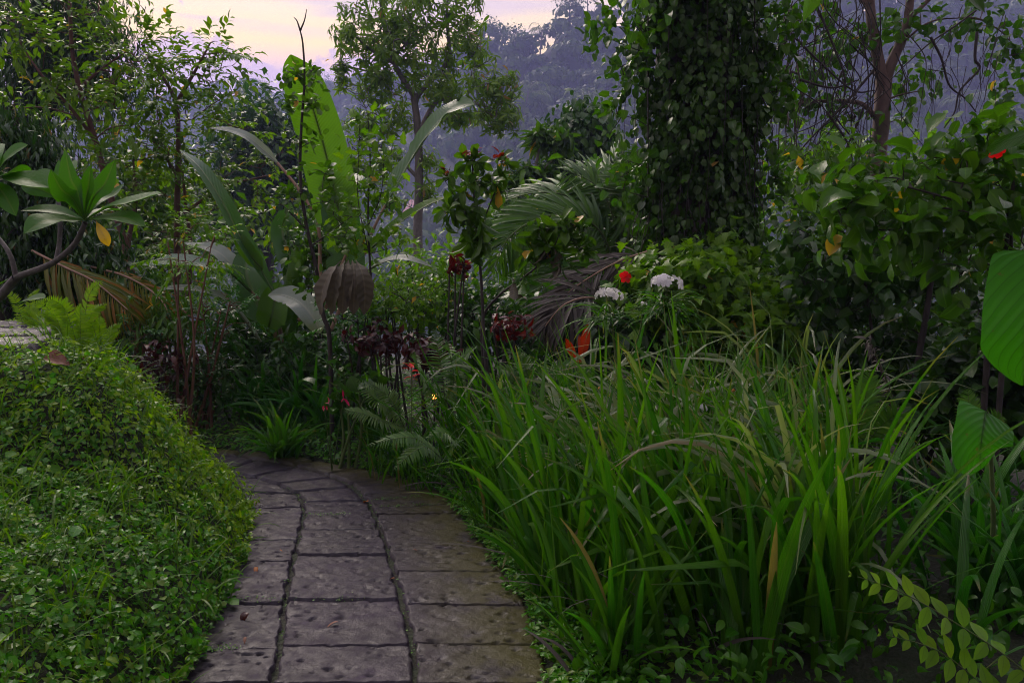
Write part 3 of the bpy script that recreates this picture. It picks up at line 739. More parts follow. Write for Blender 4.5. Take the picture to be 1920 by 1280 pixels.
plant('whorled_tree', 'small tree with upright leafy shoots rising between the palm and the valley mist', 'tree', at(985, 470, 15),
  [T([(960,520,15),(965,420,15),(1000,330,15),(1012,270,15)], .07, .02), T([(965,420,15),(940,370,15)], .04, .015), T([(990,350,15),(1035,300,15)], .03, .01)],
  [(1010,255,15,30,20,8),(1050,262,15,26,22,7),(975,330,15,35,28,12),(940,350,15,25,20,6),(1020,330,15,40,30,12),(960,390,15,60,30,16)], 'whorl', 15, 'lan', .34, 'mid', 'barkg', 10, .02, .008, 60, droop=.35)
plant('dark_evergreen_tree', 'big dark fine-leaved evergreen filling the upper left corner against the sky', 'tree', at(60, 560, 15),
  [T([(40,640,15),(60,300,15),(70,120,15),(90,-40,15)], .35, .12), T([(65,250,15),(150,120,15),(200,60,15)], .12, .03)],
  [(60,60,15,110,75,88),(150,40,15,75,50,44),(30,170,15,100,80,64),(140,130,15,75,60,40),(215,100,15,40,38,12),(240,165,15,50,25,11),(90,-50,15,130,60,56),(60,260,15,90,60,32),(180,200,15,60,40,16)],
  'hang', 40, 'lan2', .17, 'dark', 'barkd', 14, .06, .015, 100, spread=2.0)
plant('background_tree', 'soft grey-green tree in the gap left of the young reddish-stemmed trees', 'tree', at(200, 560, 13),
  [T([(200,620,13),(205,420,13),(210,300,13)], .12, .04)],
  [(215,320,13,80,60,24),(160,380,13,70,60,21),(270,400,13,70,60,24),(330,430,13,60,50,18),(120,430,13,60,50,15),(230,470,13,90,40,21),(420,440,12,60,30,8)], 'loose', 24, 'ovs', .20, 'mid', 'barkg', 8, .02, .008, 50, spread=1.3)
# young trees with reddish stems
plant('young_tree', 'young tree with slim red-brown stem forking near the ground, sprays of fresh leaves, far left', 'tree', at(258, 590, 8.5),
  [T([(258,600,8.5),(250,560,8.5),(248,525,8.5),(232,450,8.5),(205,360,8.5),(178,262,8.5),(150,170,8.5),(135,90,8.5),(131,0,8.5),(130,-70,8.5)], .055, .012),
   T([(248,525,8.5),(240,460,8.6),(255,380,8.7),(250,300,8.8)], .035, .01), T([(150,165,8.5),(190,130,8.5),(240,95,8.5)], .02, .006), T([(178,262,8.5),(130,200,8.4),(70,130,8.3),(20,50,8.3)], .022, .006)],
  [(140,100,8.5,80,80,21),(210,110,8.5,70,60,20),(265,95,8.5,40,35,8),(60,100,8.3,70,80,21),(20,30,8.3,40,40,8),(110,210,8.5,90,60,20),(220,210,8.5,80,60,20),(250,290,8.7,70,60,18),(60,240,8.4,60,60,13),
   (180,330,8.6,80,50,15),(90,10,8.4,60,40,9),(150,-60,8.5,90,50,13),(250,380,8.7,60,50,9),(160,15,8.5,30,26,4)],
  'spray', 11, 'ov', .105, 'spray', 'barkr', 16, .010, .0035, 260, droop=.15)
plant('young_tree', 'young tree with straight pinkish stem and airy fork against the sunset, left of the banana', 'tree', at(335, 600, 9),
  [T([(338,620,9),(333,520,9),(332,400,9),(334,280,9),(330,195,9),(302,140,9),(270,95,9)], .05, .012), T([(330,195,9),(365,135,9),(395,80,9)], .025, .007),
   T([(352,560,9.2),(358,470,9.2),(348,380,9.2),(340,300,9.2)], .03, .012), T([(333,330,9),(300,280,9),(255,230,9)], .02, .006), T([(345,400,9),(420,350,9),(500,330,9)], .02, .006)],
  [(320,110,9,60,40,20),(395,105,9,48,34,17),(440,100,9,26,16,5),(350,160,9,95,35,22),(425,165,9,40,30,10),(300,210,9,80,40,22),(390,225,9,70,36,17),(440,250,9,50,28,9),(310,290,9,80,45,22),(390,310,9,60,40,14),
   (470,330,9,55,36,12),(520,300,9,30,25,6),(320,370,9,80,40,18),(410,400,9,60,40,12),(500,390,9,45,30,9),(300,440,9,80,40,18),(400,445,9,50,25,8),(250,110,9,40,30,8)],
  'spray', 11, 'ov', .095, 'spray', 'barkr', 18, .009, .0035, 260, droop=.12)
plant('weeping_tree', 'dark glossy tree with hanging narrow leaves at the left edge behind the frangipani', 'tree', at(20, 620, 7),
  [T([(10,640,7),(20,420,7),(30,220,7)], .10, .03)],
  [(25,250,7,60,50,30),(30,340,7,80,70,50),(60,430,7,100,70,60),(120,490,7,90,50,46),(30,520,7,60,50,26),(190,470,7.2,40,40,14),(70,320,7,60,80,26)], 'hang', 30, 'lan', .11, 'dark', 'barkd', 12, .015, .005, 120, spread=1.2)

# ================================================================== banana plant
bb = gnd(float(at(520,640,7.6)[0]), 7.6)
ba = thing('banana_plant', 'banana plant with one tall upright leaf and arching leaves, left of centre', 'banana plant', bb)
part('stem', ba, [tube(P3([(528,720,7.6),(532,640,7.6),(545,560,7.6),(560,470,7.6)]), .12, .07, 16, 10)], M['banana'])
def bl(pts, hwpx, up, mat='banana', label=None, stalk=None, **kw):
    p = P3(pts); hw = hwpx*pts[len(pts)//2][2]/F
    o = part('leaf', ba, bigleaf(p, hw, up, **kw), M[mat], label)
    if stalk: part('leaf_stalk', ba, tube(P3(stalk), .022, .012, 14, 6), M['stemd'], under=o)
    return o
bl([(652,470,7.5),(640,420,7.5),(625,350,7.5),(606,270,7.5),(582,190,7.45),(560,135,7.4),(545,103,7.3)], 48, (-.25,-1,.15), label='upright broad bright green leaf', fold=.12, notches=4, ruffle=.02, stalk=[(560,600,7.6),(610,560,7.55),(652,470,7.5)])
bl([(640,560,7.55),(648,500,7.55),(640,420,7.55),(628,350,7.6),(618,300,7.6)], 36, (.3,-1,.1), 'bananag', fold=.15)
bl([(512,545,7.2),(480,490,7.1),(448,440,7.0),(415,375,6.9),(375,315,6.9),(337,281,7.0)], 21, (.75,-.55,.5), 'bananag', label='narrow leaf arching up and left', fold=.25, notches=0, stalk=[(528,640,7.5),(520,580,7.3),(512,545,7.2)])
bl([(492,505,7.1),(470,480,7.05),(452,455,7.0),(440,430,7.0)], 17, (.8,-.6,-.1), 'banana', fold=.2, notches=0)
bl([(520,305,7.8),(495,282,7.8),(465,257,7.8),(430,244,7.9),(393,240,8.0)], 10, (.25,-.75,.7), 'bananap', label='thin pale leaf arching left with a dry brown stalk', fold=.2, notches=0,
   stalk=[(600,520,7.6),(596,420,7.7),(560,355,7.75),(520,305,7.8)])
bl([(722,385,7.8),(742,350,7.8),(770,300,7.8),(800,255,7.75),(835,215,7.7),(865,199,7.6),(890,196,7.5)], 26, (-.6,-.55,.6), 'bananag', label='long grey-green leaf curling over to the right', fold=.35, notches=5, ruffle=.12,
   stalk=[(620,620,7.6),(670,500,7.7),(700,430,7.75),(722,385,7.8)])
bl([(690,470,7.6),(745,420,7.55),(790,390,7.5),(835,370,7.4)], 17, (-.3,-.5,.8), 'banana', fold=.3, notches=3, stalk=[(600,600,7.6),(640,520,7.6),(690,470,7.6)])
bl([(470,545,7.3),(430,510,7.1),(380,495,6.9),(320,490,6.8),(262,497,6.8)], 26, (0,-.45,.9), 'bananag', label='broad leaf spread flat to the left', fold=.2, notches=2, ruffle=.06, stalk=[(520,640,7.5),(500,580,7.4),(470,545,7.3)])
bl([(455,540,7.5),(432,495,7.5),(400,468,7.5),(345,455,7.6)], 24, (.2,-.35,.9), 'bananap', fold=.2, notches=2, ruffle=.06)
bl([(500,600,7.4),(470,560,7.4),(455,510,7.4),(470,462,7.5)], 36, (.5,-.9,.2), 'deepban', fold=.35, notches=3, ruffle=.08) if False else None
bl([(505,610,7.4),(480,565,7.4),(462,510,7.4),(468,462,7.5)], 34, (.5,-.9,.2), 'bananag', label='dark ribbed leaf standing behind the pale one', fold=.35, notches=3, ruffle=.08)
bl([(490,640,7.2),(440,575,7.0),(400,550,6.9),(340,540,6.8),(280,548,6.8)], 14, (0,-.4,.9), 'bananap', fold=.2, notches=3, ruffle=.1)
bl([(500,625,7.2),(510,590,7.2),(515,560,7.25),(525,530,7.3)], 28, (.15,-1,.1), 'banana', fold=.2, notches=1)
bl([(505,552,7.0),(535,555,6.9),(565,570,6.8),(590,600,6.75),(600,625,6.75)], 26, (-.2,-.5,.8), 'bananap', label='pale ribbed leaf drooping to the right', fold=.3, notches=4, ruffle=.08)
bl([(690,505,7.4),(720,490,7.3),(760,484,7.2),(810,500,7.2)], 13, (-.1,-.4,.9), 'bananap', fold=.2, notches=2)
bl([(560,520,7.7),(540,470,7.75),(530,430,7.8),(545,380,7.8)], 26, (.4,-.9,.2), 'bananag', fold=.3, notches=2)
bl([(640,350,7.7),(655,335,7.6),(675,340,7.5),(690,352,7.5)], 14, (-.1,-.6,.8), 'bananag', fold=.2, notches=0)
# withered leaf folded over its stalk
wl = [bigleaf(P3([(655+q*9,492,7.0),(650+q*17,520,6.9-abs(q)*.03),(645+q*20,555,6.88),(642+q*19,588,6.92)]), 15, (q*.35,-1,.25), S=14, prof='ovate', ruffle=.25, notches=2, fold=.35, rib=0) for q in (-2,-1,0,1,2)]
wl = [(g[0][0], g[0][1], g[0][2], 0) for g in wl]
def scale_fix(pts, hwpx, up, **k): return bigleaf(pts, hwpx*5.9/F, up, **k)
wl = []
for q in (-2.2,-1.2,-.2,.8,1.8):
    wl += scale_fix(P3([(655+q*7,488,5.95),(652+q*15,512,5.84-abs(q)*.02),(648+q*20,550,5.82),(646+q*20,590,5.88)]), 18, (q*.3,-1,.3), S=14, prof='obov', ruffle=.18, notches=2, fold=.3, rib=.004)
part('leaf', ba, wl, M['wither'], 'withered grey-brown leaf folded and hanging')

# ================================================================== frangipani at the left edge
fb = gnd(*at(-60, 640, 3.9)[:2])
fr = thing('frangipani_tree', 'frangipani with bare grey branches and rosettes of long glossy leaves, left edge', 'tree', fb)
part('trunk', fr, [tube(A([fb-UP*.1, at(-30,600,3.9), at(10,545,3.85), at(30,520,3.8)]), .028, .019, 14, 8), tube(P3([(30,520,3.8),(95,495,3.75),(138,460,3.7),(160,418,3.65)]), .016, .011, 14, 8),
  tube(P3([(30,520,3.8),(20,480,3.8),(0,450,3.85),(-30,420,3.9)]), .012, .009, 10, 8), tube(P3([(105,490,3.75),(112,450,3.8),(112,400,3.85),(108,370,3.9)]), .011, .009, 10, 8)], M['frb'])
def fl(pts, hw, up, mat='frang', label=None):
    o = part('leaf', fr, bigleaf(P3(pts), hw*4.6/F, up, S=12, prof='obov', notches=0, ruffle=.03, fold=.22, rib=.003), M[mat], label)
C1 = (158, 412)
for tx, ty, dy, hw, up in [(302,362,-.25,20,(-.1,-.45,.9)),(215,300,.1,15,(.3,-.9,.2)),(170,308,.0,15,(-.3,-.9,.2)),(122,280,.0,24,(-.5,-.85,.1)),(95,318,-.1,20,(-.4,-.8,.4)),(272,425,-.3,16,(-.1,-.5,.9)),
   (232,345,.2,13,(-.2,-.6,.8)),(38,395,.0,16,(0,-.4,.9)),(45,438,-.3,20,(.1,-.75,.6)),(110,300,.25,18,(.3,-.9,.3)),(228,395,.3,12,(0,-.4,.9))]:
    mx, my = (C1[0]+tx)/2, (C1[1]+ty)/2-10
    fl([(C1[0], C1[1], 3.66), ((C1[0]*2+tx)/3, (C1[1]*2+ty)/3-8, 3.66+dy*.3), (mx+(tx-C1[0])*.17, my, 3.66+dy*.7), (tx, ty, 3.66+dy)], hw, up)
fl([(180,415,3.6),(188,430,3.55),(198,447,3.52),(204,462,3.52)], 8, (.2,-1,.1), 'frangy', 'yellow leaf spotted with brown')
C2 = (20, 330)
for tx, ty, dy, hw, up in [(52,272,0,15,(-.4,-.7,.6)),(-30,300,.1,22,(.2,-.8,.5)),(92,352,-.1,18,(-.2,-.5,.85)),(-40,345,-.2,16,(0,-.5,.9)),(60,330,.2,16,(-.3,-.6,.7)),(30,405,-.1,14,(.2,-.8,.5)),(-10,270,.2,18,(.3,-.9,.2))]:
    fl([(C2[0]-40, C2[1]+10, 3.7), ((C2[0]-40)*.6+tx*.4, C2[1]*.6+ty*.4-6, 3.7), ((C2[0]-40)*.3+tx*.7, C2[1]*.3+ty*.7-6, 3.7+dy*.6), (tx, ty, 3.7+dy)], hw*1.1, up)
C3 = (108, 372)
for tx, ty, dy, hw in [(70,320,.1,16),(140,300,.1,18),(40,350,0,15),(165,345,.1,13)]:
    fl([(C3[0], C3[1], 3.9), (C3[0]*.5+tx*.5, C3[1]*.5+ty*.5-6, 3.9+dy), (tx, ty, 3.9+dy*2)], hw, (-.2,-.8,.5))
for tx, ty, sx, sy in [(85,558,28,572),(12,525,-25,560)]:
    fl([(sx, sy, 3.6), ((sx+tx)/2, (sy+ty)/2-4, 3.5), (tx, ty, 3.4)], 12, (0,-.5,.85))

# ================================================================== slender saplings in front of the banana
def sapling(label, stem, cl, size, k, lm, tips=(), r=.022, style='loose', tp='rounds', side=(), **kw):
    b = A([*stem[0][:2], float(ground_z(stem[0][0], stem[0][1]))]) if isinstance(stem, np.ndarray) else None
    p = P3(stem); b = gnd(*p[0][:2]); p = np.concatenate([[b-UP*.05], p])
    tr = [(p, r, r*.25)]+[(P3(t), r*.35, r*.12) for t in list(tips)+list(side)]
    return plant('sapling', label, 'sapling', b, tr, cl, style, k, tp, size, lm, 'barkd', 5, .005, .0025, 120, None, ('stem', 'foliage'), **kw)
sapling('slender dark-stemmed sapling with a bare forked tip, in front of the tall banana leaf',
  [(618,640,6),(606,590,6),(592,500,6),(574,420,6),(563,330,6),(565,240,6),(571,150,6),(568,85,6),(563,58,6)],
  [(545,140,6,18,30,8),(590,130,6,18,26,7),(550,200,6,22,24,7),(588,195,6,22,18,6),(555,260,6,14,20,4),(590,260,6,18,10,3),(555,345,6,30,30,10),(600,330,6,25,20,6),(545,400,6,35,30,9),(610,380,6,30,30,8),(560,460,6,40,40,14),(640,430,6,40,24,8),(575,530,6,20,30,5)],
  .055, 5, 'mid', [[(563,58,6),(557,40,6),(551,33,6)],[(563,58,6),(571,38,6),(575,18,6)]], .02, spread=.55, side=[[(585,460,6),(620,435,6),(660,405,6)],[(574,430,6),(545,400,6),(525,380,6)]])
sapling('thin twin-stemmed sapling with pale lobed leaves, right of the tall banana leaf',
  [(700,600,6.5),(694,500,6.5),(690,400,6.5),(694,300,6.5),(690,215,6.5)],
  [(665,215,6.5,14,12,3),(700,220,6.5,18,18,5),(670,280,6.5,24,30,9),(715,290,6.5,22,40,10),(690,340,6.5,40,30,14),(665,400,6.5,34,30,12),(720,370,6.5,30,40,13),(690,440,6.5,50,36,18),(640,450,6.5,30,20,6),(735,450,6.5,30,40,9),(740,300,6.5,10,40,3)],
  .08, 4, 'fresh', (), .014, tp='lobed', spread=.7, side=[[(693,480,6.5),(672,380,6.5),(672,300,6.5),(676,200,6.5)],[(692,420,6.5),(715,360,6.5),(720,280,6.5)]])
ro = sapling('red-tipped sapling with whorls of broad leaves on a tall black stem, centre', [(918,760,5.2),(908,640,5.2),(902,520,5.2),(893,430,5.2),(888,350,5.2),(884,280,5.2)],
  [(884,300,5.2,30,18,6),(880,350,5.2,50,20,10),(885,395,5.2,60,22,11),(930,350,5.2,30,30,7),(940,300,5.2,20,14,4),(838,330,5.2,20,24,4),(840,390,5.2,22,18,4),(890,430,5.2,40,20,7)],
  .115, 5, 'mid', (), .016, 'whorl', 'obov', droop=.2, side=[[(896,440,5.2),(920,380,5.2),(938,330,5.2),(942,285,5.2)],[(893,420,5.2),(860,380,5.2),(835,340,5.2)]])
ps, ds = blobs([(884,283,5.2,8,5,3),(943,288,5.2,8,4,2),(836,318,5.2,6,4,1)])
part('young_leaves', ro, foliage(ps, ds*0+UP, 'whorl', 6, LF['ov'], .06), M['rust'], 'pinkish red new leaves at the tips')
ps, ds = blobs([(895,440,5.15,24,24,4),(905,470,5.15,16,16,2)])
part('drooping_leaves', ro, foliage(ps, ds*.2-UP, 'whorl', 5, LF['obov'], .15, spread=.45), M['mid'], 'old leaves hanging straight down')
ro = sapling('leaning sapling with upper green leaves and hanging grey leaves, left of the ivy trunk', [(906,700,5.3),(905,600,5.3),(935,555,5.2),(975,525,5.1),(1012,495,5.0),(1040,460,5.0),(1052,425,5.0)],
  [(1050,420,5,40,16,7),(1085,430,5,40,16,7),(1010,430,5,30,16,5),(1030,460,5,40,18,7),(1090,465,5,30,16,5),(1000,470,5,26,14,3)], .12, 6, 'mid', (), .012, 'whorl', 'obov', droop=.1, spread=1.1)
ps, ds = blobs([(1030,485,4.95,20,10,2),(965,535,4.95,12,8,1)])
part('drooping_leaves', ro, foliage(ps, ds*.1-UP, 'whorl', 3, LF['obov'], .18, spread=.4), M['wither'], 'grey withered leaves hanging down')
ps, ds = blobs([(985,535,4.95,30,16,3),(1050,505,4.95,20,14,2)])
part('hanging_foliage', ro, foliage(ps, ds*.1-UP, 'whorl', 4, LF['obov'], .16, spread=.5), M['deep'])

# ================================================================== palms
def palm(label, base, ctr, fronds, lp, n, mats=('palm', 'palm'), name='coconut_palm', r=.012, cat_='palm', trunk=True, up0=(0,-.35,1), groupn=None):
    ro = thing(name, label, cat_, base, groupn)
    if trunk: part('trunk', ro, tube(A([base-UP*.1, (base+ctr)/2+A([.03,0,0]), ctr]), .10, .07, 10, 8, 0, .05), M['barkg'])
    for f in fronds:
        pts, up = (f if isinstance(f, tuple) else (f, up0))
        part('frond', ro, frond(P3(pts), up, lp, n, LF['palm'], 62, None, .28, r, (0, 1), .10, ws=1.15), [M[mats[0]], M['stemg']])
    return ro
c = at(1160, 520, 8.2)
palm('young coconut palm with long arching feathery fronds, left of the ivy trunk', gnd(c[0], 8.2), c,
  [([(1160,520,8.2),(1130,440,8),(1080,405,7.8),(1010,410,7.6),(950,450,7.4),(922,520,7.3)], (.2,-.8,.6)), ([(1150,520,8.2),(1120,420,8.2),(1070,370,8.2),(1000,362,8.2),(925,385,8.2)], (0,-.75,.7)),
   ([(1160,500,8.2),(1150,410,8.3),(1120,350,8.3),(1060,318,8.3)], (.1,-.8,.6)), ([(1170,520,8.2),(1180,430,8.2),(1190,370,8.1),(1165,300,8)], (-.6,-.7,.3)),
   ([(1170,520,8.2),(1150,380,8.4),(1140,330,8.5),(1180,270,8.6)], (-.4,-.9,.2)), ([(1150,540,8.2),(1090,500,7.8),(1030,520,7.5),(990,580,7.3)], (.1,-.7,.7)), ([(1165,520,8.2),(1220,440,8.2),(1270,420,8.1),(1320,450,8)], (0,-.7,.7))], .62, 60)
c = at(1185, 560, 6.4)
ro = thing('dead_palm_frond', 'dead grey palm frond sprawled in the bed under the ivy trunk', 'palm frond', gnd(c[0], 6.4))
part('frond', ro, frond(P3([(1190,600,6.4),(1120,560,6.3),(1060,570,6.1),(1015,620,6.0)]), (.1,-.6,.8), .5, 46, LF['palm'], 45, None, .25, .012, (0, 1), .18), [M['palmd'], M['stemd']])
part('frond', ro, frond(P3([(1220,470,6.5),(1160,490,6.5),(1090,530,6.4),(1040,570,6.3)]), (0,-.7,.7), .45, 40, LF['palm'], 40, None, .1, .010, (0, 1), .2), [M['palmd'], M['stemd']])
part('husk', ro, [bigleaf(P3([(1030,640,6.1),(1060,600,6.1),(1110,580,6.2)]), .14, (.2,-.7,.7), S=10, prof='ovate', notches=0, ruffle=.1, rib=0)[0]], M['barkd'])
ro = thing('fallen_palm_frond', 'yellowing palm frond bowed to the ground behind the left mound', 'palm frond', gnd(-4.5, 6.6))
part('frond', ro, frond(P3([(60,470,6.6),(120,500,6.5),(180,530,6.4),(250,590,6.3)]), (-.2,-.6,.8), .55, 52, LF['palm'], 48, None, .5, .012, (0, 1), .1), [M['palmy'], M['stemd']])
part('frond', ro, frond(P3([(170,500,6.9),(240,520,6.8),(300,560,6.7),(330,620,6.6)]), (-.2,-.6,.8), .40, 40, LF['palm'], 50, None, .5, .012, (0, 1), .1), [M['palmy'], M['stemd']], 'orange-brown frond')
# ================================================================== ivy-covered trunk
ib = gnd(*at(1310, 640, 7.2)[:2])
tx = lambda py, q=0: at(1307+q, py, 7.2)
it = thing('vine_covered_tree', 'very thick upright trunk wholly covered in hanging heart-shaped vine leaves, right of centre', 'tree', ib)
tp_ = A([ib-UP*.1, tx(560), tx(400, -4), tx(250, 4), tx(100, 0), tx(-60, 0), tx(-260, 6)])
part('trunk', it, tube(tp_, .37, .34, 40, 18, 0, .05), M['barkv'])
# hanging vine: its leaves follow the trunk surface in an uneven coat, plus loose trailing shoots
def coat(n, py0, py1, rmean, rsd, az0=-.2, az1=3.34):
    q = R.random(n); py = py0+(py1-py0)*q
    c = np.stack([np.interp(py, [-260, -60, 100, 250, 400, 560, 700], [p[i] for p in tp_[::-1]]) for i in range(3)], -1)
    az = -R.uniform(az0, az1, n)
    rr = (rmean*(1+.10*np.sin(py*.021+az*2)+.07*np.sin(py*.05-az*5)) + R.normal(size=n)*rsd)*(1.0+.10*np.cos((py-150)*.012))
    h = np.stack([np.cos(az), np.sin(az), 0*az], -1)
    return c+h*rr[:, None], h
vt = []
p, h = coat(7500, -120, 560, .435, .05)
vt += [scatter([LF['heart'][0], leaf('heart', .30, 5, .35, .8)][i % 2], p[i::2], (-UP*1.0+.35*h+.5*rv(len(p)))[i::2], (h*.7+1.0*rv(len(p))+UP*.15)[i::2], .068*(.5+1.0*R.random(len(p[i::2])))) for i in (0, 1)]
p2_, h2 = coat(420, -120, 600, .50, .06)
g2 = [scatter(LF['heart'][i % 2], p2_[i::2], (-UP*.8+.8*h2+.6*rv(len(p2_)))[i::2], (h2*.6+.9*rv(len(p2_))+UP*.4)[i::2], .078*(.5+.9*R.random(len(p2_[i::2])))) for i in (0, 1)]
p3_, h3 = coat(900, -120, 560, .57, .03)
stm = []
for q in range(70):
    s, hh = coat(1, -150, 430, .46, .04); s = s[0]; hh = hh[0]; L_ = R.uniform(.4, 1.3)
    stm.append(tube(A([s, s-UP*L_*.5+hh*R.uniform(.02, .10)+rv(1)[0]*.06, s-UP*L_+hh*R.uniform(-.02, .10)+rv(1)[0]*.05]), .004, .002, 7, 4))
tp2, th2 = coat(70, -100, 540, .53, .07, -.5, 3.6)
g3 = foliage(tp2, th2*.5-UP*.6, 'spray', 11, LF['heart'], .075, jit=.4, droop=.5)
vo = thing('climbing_vine', 'dark heart-leaved climbing vine hanging in curtains over the thickest trunk', 'vine', tx(300))
part('stems', vo, stm, M['barkd']); part('foliage', vo, vt+g3, M['vine']); part('outer_leaves', vo, g2, M['vinel'], 'paler leaves on top of the coat')
# crown of that tree, above the frame, and the sprays that reach down into view
for b_ in [(1130,40,6.6,22,30,7),(1105,62,6.5,18,12,4),(1195,40,6.6,30,36,10),(1165,140,6.7,16,40,7),(1462,60,6.8,22,50,12),(1470,20,6.7,28,24,8),(1155,230,6.8,14,50,7),(1172,330,6.8,16,50,8),(1452,180,6.9,20,70,12),(1452,330,6.9,22,70,14)]:
    ps, ds = blob(*b_); cx_ = 1215 if b_[0] < 1300 else 1415
    part('foliage', vo, branches([(P3([(cx_, b_[1]-120, 6.9), (cx_, b_[1]+40, 6.9)]), .006, .005)], ps, 3, .005, .003, 0, 100)+[(*g[:3], 1) for g in foliage(ps, ds, 'loose', 6, LF['heart3'], .08, spread=1.0, droop=.6)], [M['barkd'], M['vinel']])
top = tx(-260)
ups = top+A([0, -1.0, 1.6])+rv(150)*A([3.6, 2.8, 1.1])*(R.random(150)**.4)[:, None]
part('crown', it, branches([(A([top-UP*.3, top+UP*1.2]), .44, .3)], ups, 16, .07, .012, 0, 140)+[(*g[:3], 1) for g in foliage(ups, rv(150)+UP*.4, 'loose', 26, LF['ov'], .17, spread=1.8)], [M['barkv'], M['deep']])

# ================================================================== forked tree on the right with hanging twigs
fb_ = gnd(*at(1645, 600, 10)[:2])
clf = [(1510,30,10,60,50,16),(1560,110,10,60,50,14),(1600,60,10,60,50,12),(1720,130,10,36,70,10),(1690,40,10,60,40,12),(1840,30,9.5,60,40,14),(1890,90,9.5,40,40,9),(1530,200,10,50,50,12),(1480,130,10,40,50,10),(1900,180,9.5,26,50,7),(1700,200,10,14,60,5),(1580,230,10,40,40,7),(1490,280,10,40,40,10),
       (1650,-90,10,200,50,40),(1850,-80,10,160,50,30),(1470,-70,9,90,50,18)]
plant('forked_tree', 'slender red-brown forked trunk with a dead side limb and thin hanging foliage, right', 'tree', fb_,
  [T([(1640,660,10),(1643,480,10),(1645,320,10),(1652,230,10),(1657,150,10)], .105, .095), T([(1657,160,10),(1643,90,10),(1632,20,10),(1625,-120,10)], .075, .05),
   T([(1657,160,10),(1675,110,10),(1697,60,10),(1706,0,10),(1712,-120,10)], .07, .04), T([(1645,225,10),(1615,195,10),(1560,190,9.9),(1500,194,9.9),(1475,205,9.9)], .035, .012),
   T([(1700,40,10),(1790,-40,10),(1880,-60,9.6)], .03, .01), T([(1635,20,10),(1560,-50,10),(1480,-60,9.5)], .03, .01)],
  clf, 'loose', 8, 'heart3', .105, 'vinel', 'barkt', 14, .016, .005, 120, spread=.9, droop=.7)
tw = []
def drop(px, py, Y, L_, sway=.25, r=.007, n=3):
    p = at(px, py, Y); q = [p]
    for i in range(n):
        p = p+A([R.normal()*sway*L_/n, R.normal()*.1*L_/n, -L_/n]); q.append(p)
    return tube(A(q), r, r*.35, 5*n, 4)
tl = thing('hanging_twigs', 'tangle of leafless dark twigs drooping between the ivy trunk and the forked tree', 'dead vine', at(1560, 200, 9.6))
for q in range(95):
    px, py = R.uniform(1475, 1650), R.uniform(-60, 200)
    tw.append(drop(px, py, R.uniform(9.3, 9.9), R.uniform(.6, 2.0), R.choice([.2, .5, .9]), R.uniform(.003, .010), 4))
for pts in [[(1530,10,9.6),(1560,80,9.6),(1585,160,9.6),(1560,240,9.6),(1500,300,9.5)], [(1620,200,9.6),(1600,250,9.6),(1570,310,9.6),(1545,350,9.6)], [(1480,60,9.5),(1540,120,9.5),(1600,170,9.5),(1640,170,9.6)],
            [(1640,130,9.7),(1580,200,9.6),(1520,260,9.5),(1470,320,9.5)], [(1500,150,9.5),(1560,165,9.5),(1610,150,9.6)], [(1550,210,9.5),(1590,270,9.5),(1600,320,9.5)]]:
    tw.append(tube(P3(pts), .017, .007, 20, 5))
part('twigs', tl, tw, M['barkd'])
tl = thing('hanging_roots', 'sparse crooked bare stems hanging right of the forked trunk against the misty hill', 'dead vine', at(1800, 150, 9))
tw = [tube(P3(p), r_, r_*.4, 24, 5) for p, r_ in [
  ([(1830,20,9),(1790,50,9),(1745,80,9),(1700,120,9),(1670,150,9)], .012), ([(1745,70,9),(1765,110,9),(1780,160,9),(1810,185,9),(1830,210,9)], .016),
  ([(1832,60,9),(1828,110,9),(1836,130,9),(1800,170,9),(1790,210,9),(1770,240,9)], .018), ([(1680,100,9),(1700,160,9),(1690,220,9),(1700,300,9)], .008),
  ([(1700,60,9),(1735,110,9),(1730,170,9),(1720,240,9)], .007), ([(1870,70,9),(1850,130,9),(1840,160,9)], .008), ([(1740,130,9),(1780,140,9),(1790,170,9)], .006)]]
for q in range(26): tw.append(drop(R.uniform(1670, 1900), R.uniform(20, 170), 9, R.uniform(.4, 1.2), .35, .004, 4))
part('twigs', tl, tw, M['barkd'])

# ================================================================== right: hibiscus thicket
def bush(name, label, stems, cl, style, k, tp, size, lm, bm='barkd', cat_='shrub', nl=10, rl=.008, maxt=130, group=None, extra=None, **kw):
    tr = []
    for s in stems:
        p = P3(s[0]); b = gnd(*p[0][:2]); 
        if p[0][2] > b[2]: p = np.concatenate([[b-UP*.05], p])
        tr.append((p, s[1], s[2]))
    return plant(name, label, cat_, A([*tr[0][0][0][:2], tr[0][0][0][2]]), tr, cl, style, k, tp, size, lm, bm, nl, rl, .003, maxt, group, SH, extra, **kw)
def hibiscus(c, r, facing, mat, name, ro, petals=5):
    f = nrm(A(facing, float)); X = nrm(np.cross(f, UP+A([.1, 0, 0]))); Y_ = np.cross(X, f)
    az = np.arange(petals)*6.283/petals+.3
    d = np.cos(az)[:, None]*X+np.sin(az)[:, None]*Y_+f*.55
    fo = part(name, ro, scatter(leaf('obov', .42, 6, .25, .9, .3), np.repeat(c[None], petals, 0), d, np.repeat(f[None], petals, 0)*1.0+.1*rv(petals), r), M[mat])
    part('stamen', ro, tube(A([c, c+f*r*.7, c+f*r*1.1+UP*r*.1]), r*.05, r*.08, 8, 6), M['scarlet'], under=fo)
